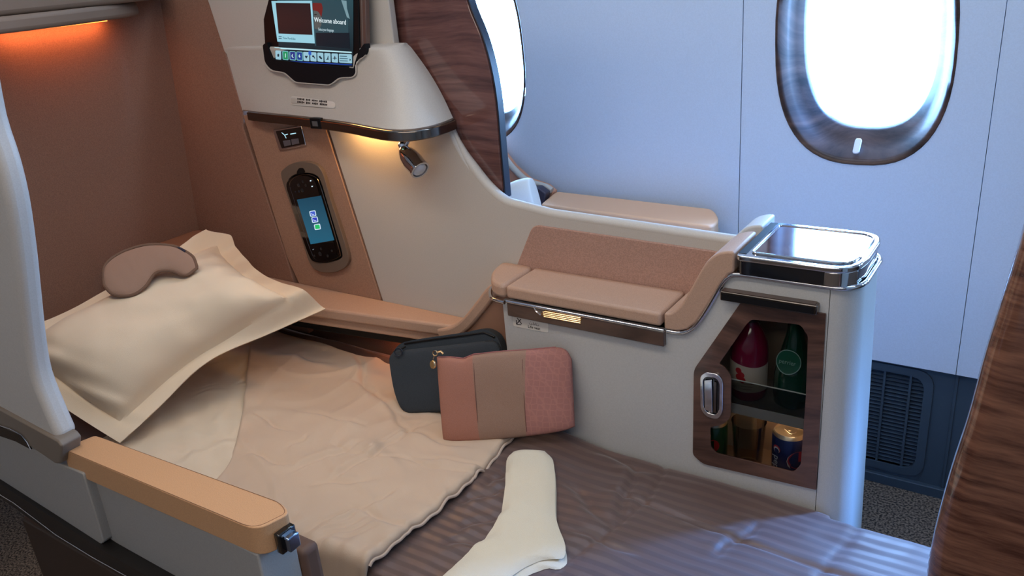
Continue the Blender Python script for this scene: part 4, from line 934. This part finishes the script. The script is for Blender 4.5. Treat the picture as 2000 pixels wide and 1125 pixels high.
# plane of the mask : pillow normal turned a little towards the aisle
eD, eB = PL(214, 560, mc, pn), PL(380, 515, mc, pn)
def mk(u, v, off):
    i = u*(len(topc)-1); k = min(int(i), len(topc)-2); f = i-k
    a = topc[k].lerp(topc[k+1], f); b = botc[k].lerp(botc[k+1], f); p = a.lerp(b, v)
    w = PL(p.x, p.y, mc, pn)
    e = math.sin(math.pi*v)**.5*math.sin(math.pi*min(1, max(0, u)))**.4
    rd = ray(p.x, p.y).normalized(); h = pbvh.ray_cast(CAM, rd); tw = (w-CAM).length
    if h[0] is not None: tw = min(tw, (h[0]-CAM).length-.004)
    w = CAM+rd*tw
    return w+pn*(.009*e*(1 if off else .0)+.001*nz(p.x*.05, p.y*.05))
mask = empty('eye_mask', mc); tag(mask, 'taupe padded eye mask lying on top of the pillow', 'eye mask')
grid('mask_front', 48, 16, lambda u, v: mk(u, v, 1), MASK, mask); grid('mask_back', 48, 16, lambda u, v: mk(u, v, 0), MASKE, mask)
rim = [mk(u/60, 0, 0) for u in range(61)]+[mk(1-u/60, 1, 0) for u in range(61)]
tube('binding', rim, .0042, MASKE, mask, 8, True)
tube('strap_end', [mk(.66, .0, 1)+pn*.001, mk(.72, .0, 1)+pn*.002, mk(.77, .03, 1)+pn*.001], .003, mat('strap_navy', (40, 42, 62), .7), mask, 8)
# ================================================================== POUCHES
def pframe(A, B, leanang):
    U = (B-A).normalized(); bk_ = Vector((-U.y, U.x, 0)).normalized(); bk_ = bk_ if bk_.y > 0 else -bk_
    Uh = U; Vv = Vector((0, 0, 1))*math.cos(leanang)+bk_*math.sin(leanang); Nn = Uh.cross(Vv).normalized(); Nn = Nn if Nn.y < 0 else -Nn
    return Nn
def puffy(name, topl, botl, O, N, tf, tb, m, parent, p=3, mats=None, mfn=None, nu=64, nv=40, q=.7):
    """cushion between an upper and a lower outline (photo pixels laid on the plane O,N), inflated on both sides"""
    T = [PL(x, y, O, N) for x, y in [(a.x, a.y) for a in cr([Vector(z) for z in topl], 6)]]; B = [PL(x, y, O, N) for x, y in [(a.x, a.y) for a in cr([Vector(z) for z in botl], 6)]]
    def samp(L, u): i = u*(len(L)-1); k = min(int(i), len(L)-2); return L[k].lerp(L[k+1], i-k)
    V = []; Fc = []; mi = []
    for s_, t_ in ((1, tf), (-1, tb)):
        for i in range(nu+1):
            for j in range(nv+1):
                u, v = i/nu, j/nv; w = samp(T, u).lerp(samp(B, u), v)
                e = (max(0, 1-abs(2*u-1)**p*1.0)**.5*max(0, 1-abs(2*v-1)**p)**.5)**q
                V.append(w+N*s_*(t_*e+.0022*e*nz(w.x*16, w.z*16, s_)))
    nb = (nu+1)*(nv+1)
    for i in range(nu):
        for j in range(nv):
            a = i*(nv+1)+j; f = [a, a+nv+1, a+nv+2, a+1]; Fc.append(f); Fc.append([t+nb for t in reversed(f)])
            if mats: mi += [mfn((i+.5)/nu)]*2
    for i in range(nu):
        for j in (0, nv): a = i*(nv+1)+j; b = a+nv+1; Fc.append([a, b, b+nb, a+nb]); mi.append(mfn((i+.5)/nu) if mats else 0)
    me = bpy.data.meshes.new(name); me.from_pydata([tuple(v) for v in V], [], Fc); me.update()
    if mats:
        for q_ in mats: me.materials.append(q_)
        me.polygons.foreach_set('material_index', mi)
    bm = bmesh.new(); bm.from_mesh(me); bmesh.ops.remove_doubles(bm, verts=bm.verts, dist=1e-5); bmesh.ops.recalc_face_normals(bm, faces=bm.faces); bm.to_mesh(me); bm.free()
    o = link(name, me, None if mats else m, parent); me.set_sharp_from_angle(angle=math.radians(85)); return o
# charcoal case
kA, kB = PZ(795, 806, .492), PZ(865, 803, .495); kA.y = min(kA.y, 1.26); kN = pframe(Vector((-1.23, 1.245, 0)), Vector((-1.0, 1.285, 0)), math.radians(20))
kO = Vector((-1.20, 1.243, .487))
kc = empty('charcoal_case', kO); tag(kc, 'charcoal zipped amenity case leaning behind the pink pouch', 'pouch')
puffy('case_front', [(763, 706), (764, 694), (772, 686), (790, 683), (850, 677), (920, 669), (955, 665), (970, 668), (978, 680), (981, 700)], [(766, 722), (776, 772), (786, 798), (798, 807), (815, 807), (880, 804), (940, 803), (975, 801), (986, 790), (988, 770)], kO, kN, .011, .003, NAVY, kc, 7)
kpb = dense([(766, 700), (770, 684), (790, 668), (850, 658), (905, 650), (940, 643), (962, 650), (974, 664), (982, 690), (992, 740), (994, 785), (986, 797), (950, 800), (880, 800), (815, 803), (797, 801), (788, 792), (775, 745)], 4)
prism('case_side', [PL(x, y, kO-kN*.004, kN) for x, y in kpb], kN*-.030, NAVY, kc, 0)
tube('case_zip', [PL(x, y, kO-kN*.002, kN)+Vector((0, 0, .001)) for x, y in [(790, 672), (850, 663), (905, 656), (945, 650), (966, 659)]], .0022, BLACK, kc, 6)
ce = [PL(778+7.5*math.cos(a), 688+8*math.sin(a), kO+kN*.016, kN) for a in [2*math.pi*k/18 for k in range(18)]]
tube('zip_pull', ce, .0018, mat('pull_rubber', (30, 38, 50), .4), kc, 6, True)
tube('zip_tab', [PL(782, 683, kO+kN*.010, kN), PL(792, 677, kO+kN*.006, kN)], .0022, BLACK, kc, 6)
# pink pouch
nA, nB = Vector((-1.085, 1.205, 0)), Vector((-.865, 1.285, 0)); nN = pframe(nA, nB, math.radians(14)); nO = PZ(866, 860, .497)
pp = empty('pink_pouch', nO); tag(pp, 'rose and taupe zipped fabric pouch with gold charm', 'pouch')
puffy('pouch_body', [(853, 697), (866, 697), (880, 697), (905, 700), (925, 693), (980, 686), (1040, 682), (1085, 678), (1106, 684), (1117, 702)], [(866, 860), (876, 861), (888, 862), (908, 862), (940, 860), (985, 857), (1040, 851), (1080, 845), (1105, 840), (1123, 833)], nO, nN, .017, .012, None, pp, 3, [PINKA, PINKB, PINKC], lambda u: 0 if u < .448 else (1 if u < .642 else 2), 90, 50)
tube('top_zip', [PL(x, y, nO, nN) for x, y in [(856, 697), (880, 697), (905, 700), (925, 692), (980, 686), (1040, 682), (1085, 678)]], .0016, mat('zip_rose', (150, 92, 90), .6), pp, 6)
for (a, b) in (((928, 694), (940, 856)), ((1022, 686), (1032, 852))):
    pts = []
    for k in range(13):
        t = k/12; x = a[0]+(b[0]-a[0])*t; y = a[1]+(b[1]-a[1])*t; w = PL(x, y, nO, nN); e = max(0, 1-abs(2*t-1)**3)**.35; pts.append(w+nN*.0172*e)
    tube('seam', pts, .0008, mat('seam_rose', (120, 80, 70), .8), pp, 5)
ch = lambda x, y: PL(x, y, nO+nN*.012, nN)
tube('gold_ring', [ch(850+4.5*math.cos(2*math.pi*k/16), 690+4.5*math.sin(2*math.pi*k/16)) for k in range(16)], .0012, GOLD, pp, 6, True)
tube('zip_puller', [ch(853, 688), ch(861, 686), ch(866, 691)], .0026, GOLD, pp, 8)
tube('charm_link', [ch(848, 694), ch(846, 702)], .0012, GOLD, pp, 6)
lathe('gold_charm', [(0, -.003), (.0085, -.003), (.0095, -.001), (.0095, .001), (.0085, .003), (0, .003)], ch(846, 712), nN+Vector((-.6, 0, 0)), GOLD, pp, 22)
# ================================================================== SOCKS
Lr = [(1003, 884), (989, 899), (987, 935), (984, 965), (976, 1000), (962, 1026), (940, 1050), (914, 1074), (888, 1098), (862, 1122), (838, 1150), (815, 1180), (806, 1198), (812, 1215)]
Rr = [(1064, 884), (1080, 899), (1084, 935), (1084, 965), (1085, 1002), (1092, 1030), (1104, 1062), (1098, 1084), (1060, 1090), (1018, 1106), (985, 1130), (945, 1160), (905, 1188), (850, 1214)]
Lc = cr([Vector(p) for p in Lr], 4); Rc = cr([Vector(p) for p in Rr], 4)
def make_sock(dx, dy, z0, hh, name):
    nu, nv = len(Lc)-1, 16; V = []
    for side in (1, 0):
        for i in range(nu+1):
            for j in range(nv+1):
                v = j/nv; p = Lc[i].lerp(Rc[i], v); w = PZ(p.x, p.y, .5); x, y = w.x+dx, w.y+dy
                e = (1-abs(2*v-1)**3.2)*min(1, (.35 if i == 0 else .6+i*.2))*min(1, (nu-i)*.25+.0)
                b = (quilt(.98, .5).z-.004 if x < -.93 else bl_z(x, y))
                z = b+z0+(hh*e+.0015*nz(x*30, y*30)*e if side else 0)
                V.append(Vector((x, y, z)))
    nb = (nu+1)*(nv+1); Fc = []
    for i in range(nu):
        for j in range(nv):
            a = i*(nv+1)+j; q = [a, a+nv+1, a+nv+2, a+1]; Fc.append(q); Fc.append([t+nb for t in reversed(q)])
    o = mesh(name, V, Fc, SOCK); o.data.set_sharp_from_angle(angle=math.radians(89)); return o
s1_ = make_sock(0, 0, .010, .010, 'sock'); tag(s1_, 'ivory knitted sock lying uppermost on the brown blanket', 'sock', 'pair of socks on the blanket')
cuff = [PZ(x, y, .5) for x, y in [(992, 890), (1010, 884), (1040, 882), (1073, 886)]]
s2_ = make_sock(.008, -.010, .001, .008, 'sock'); tag(s2_, 'second ivory sock underneath, only its heel edge showing', 'sock', 'pair of socks on the blanket')
# ================================================================== WINDOW SEAT BEYOND
fa_ = empty('far_armrest', (-1.0, 2.02, .3)); tag(fa_, 'orange-tan leather armrest of the window seat against the wall', 'armrest')
ao2 = [(p.x, p.y) for p in [PZ(x, y, .79) for x, y in fil([(1056, 398, 4), (1086, 373, 8), (1395, 408, 16), (1406, 430, 12), (1390, 442, 20)], 5, 4)]]
prism('pad', [Vector((x, y, .752)) for x, y in ao2], (0, 0, .038), mat('tan_leather_window_lit', (232, 184, 146), .5, bump=.2, bscale=700), fa_, .008, 3)  # armrest leather lightened: the window light is put into its colour
box('arm_body', (-1.30, 1.975, .2), (-.765, 2.075, .752), CREAM, fa_, .015)
fb = box('release_button', (-.766, 1.99, .705), (-.752, 2.02, .735), BGLOSS, fa_, .002); box('button_cap', (-.756, 1.994, .709), (-.745, 2.016, .728), CHROME, fb, .002)
ws = empty('window_seat', (-1.6, 1.8, 0)); tag(ws, 'window seat with peach shell and cream rim behind the wood wing', 'seat')
sh2 = [PY(x, y, 2.09) for x, y in [(940, 240), (975, 292), (1000, 325), (1030, 352), (1066, 364), (1080, 376), (1076, 392), (1060, 420), (900, 420), (880, 240)]]
prism('shell_side', sh2, (0, .03, 0), mat('peach_suede', (208, 150, 122), .8), ws, .004)
tube('shell_rim', cr([PY(x, y, 2.085) for x, y in [(935, 235), (975, 293), (1000, 326), (1030, 353), (1064, 364), (1078, 372)]], 5), .010, CREAM, ws, 10)
prism('dark_insert', [PY(x, y, 2.04) for x, y in [(1030, 366), (1050, 366), (1066, 378), (1062, 400), (1045, 410), (1030, 405)]], (0, .03, 0), mat('slate_plastic', (66, 62, 78), .4), ws, .004)
box('seat_cushion', (-1.9, 1.56, .0), (-.7, 1.95, .46), mat('window_seat_leather', (150, 110, 88), .55), ws, .03, 4)
box('seat_back', (-2.1, 1.56, .0), (-1.9, 2.05, 1.1), BROWNF, ws, .03, 4)
wp = empty('white_pillow', (-1.6, 1.8, .8)); tag(wp, 'white pillow corner showing behind the low partition', 'pillow')
wO = PY(1010, 380, 1.78); wN = Vector((.35, -1, .25)).normalized()
puffy('pillow_body', [(930, 372), (960, 366), (985, 362), (1008, 352), (1034, 347), (1040, 356)], [(930, 470), (960, 470), (1000, 466), (1040, 450), (1056, 430), (1050, 395)], wO, wN, .05, .05, WHITEC, wp, 2.4)
# ================================================================== FRONT SHELL (wood) AT RIGHT
fs = empty('front_seat_shell', (.2, 1.0, 0)); tag(fs, 'curved glossy brown wood shell of the seat ahead at the right', 'seat shell')
eg = cr([Vector((p.x, 0, p.z)) for p in [PY(x, y, 1.0) for x, y in [(2045, 250), (2000, 435), (1962, 562), (1925, 680), (1890, 810), (1858, 910), (1832, 1005), (1816, 1080), (1808, 1150), (1800, 1300)]]], 4)
def fsh(u, v):
    i = v*(len(eg)-1); k = min(int(i), len(eg)-2); e = eg[k].lerp(eg[k+1], i-k)
    # wrap around the leading edge then run forward
    s = u*.75
    r = .028
    if s < .06:
        a = (s/.06)*math.pi*.95; x = e.x+r-r*math.sin(min(a, math.pi*.5)) if a < math.pi*.5 else e.x+r-r*math.sin(a); y = 1.0+r*math.cos(a)
        return Vector((x, y, e.z))
    x = e.x+r-r*math.sin(math.pi*.95)+(s-.06)
    return Vector((x, 1.0-r*math.cos(math.pi*.05)-.012*math.sin((s-.06)*5), e.z))
grid('wood_shell', 90, 36, fsh, WOODF, fs)
box('inner_shell', (.02, 1.0, .62), (.66, 1.03, 1.3), TAUPE, fs, .005)
box('shell_foot', (.05, .99, .0), (.66, 1.02, .62), TAUPE, fs, .005) if False else None
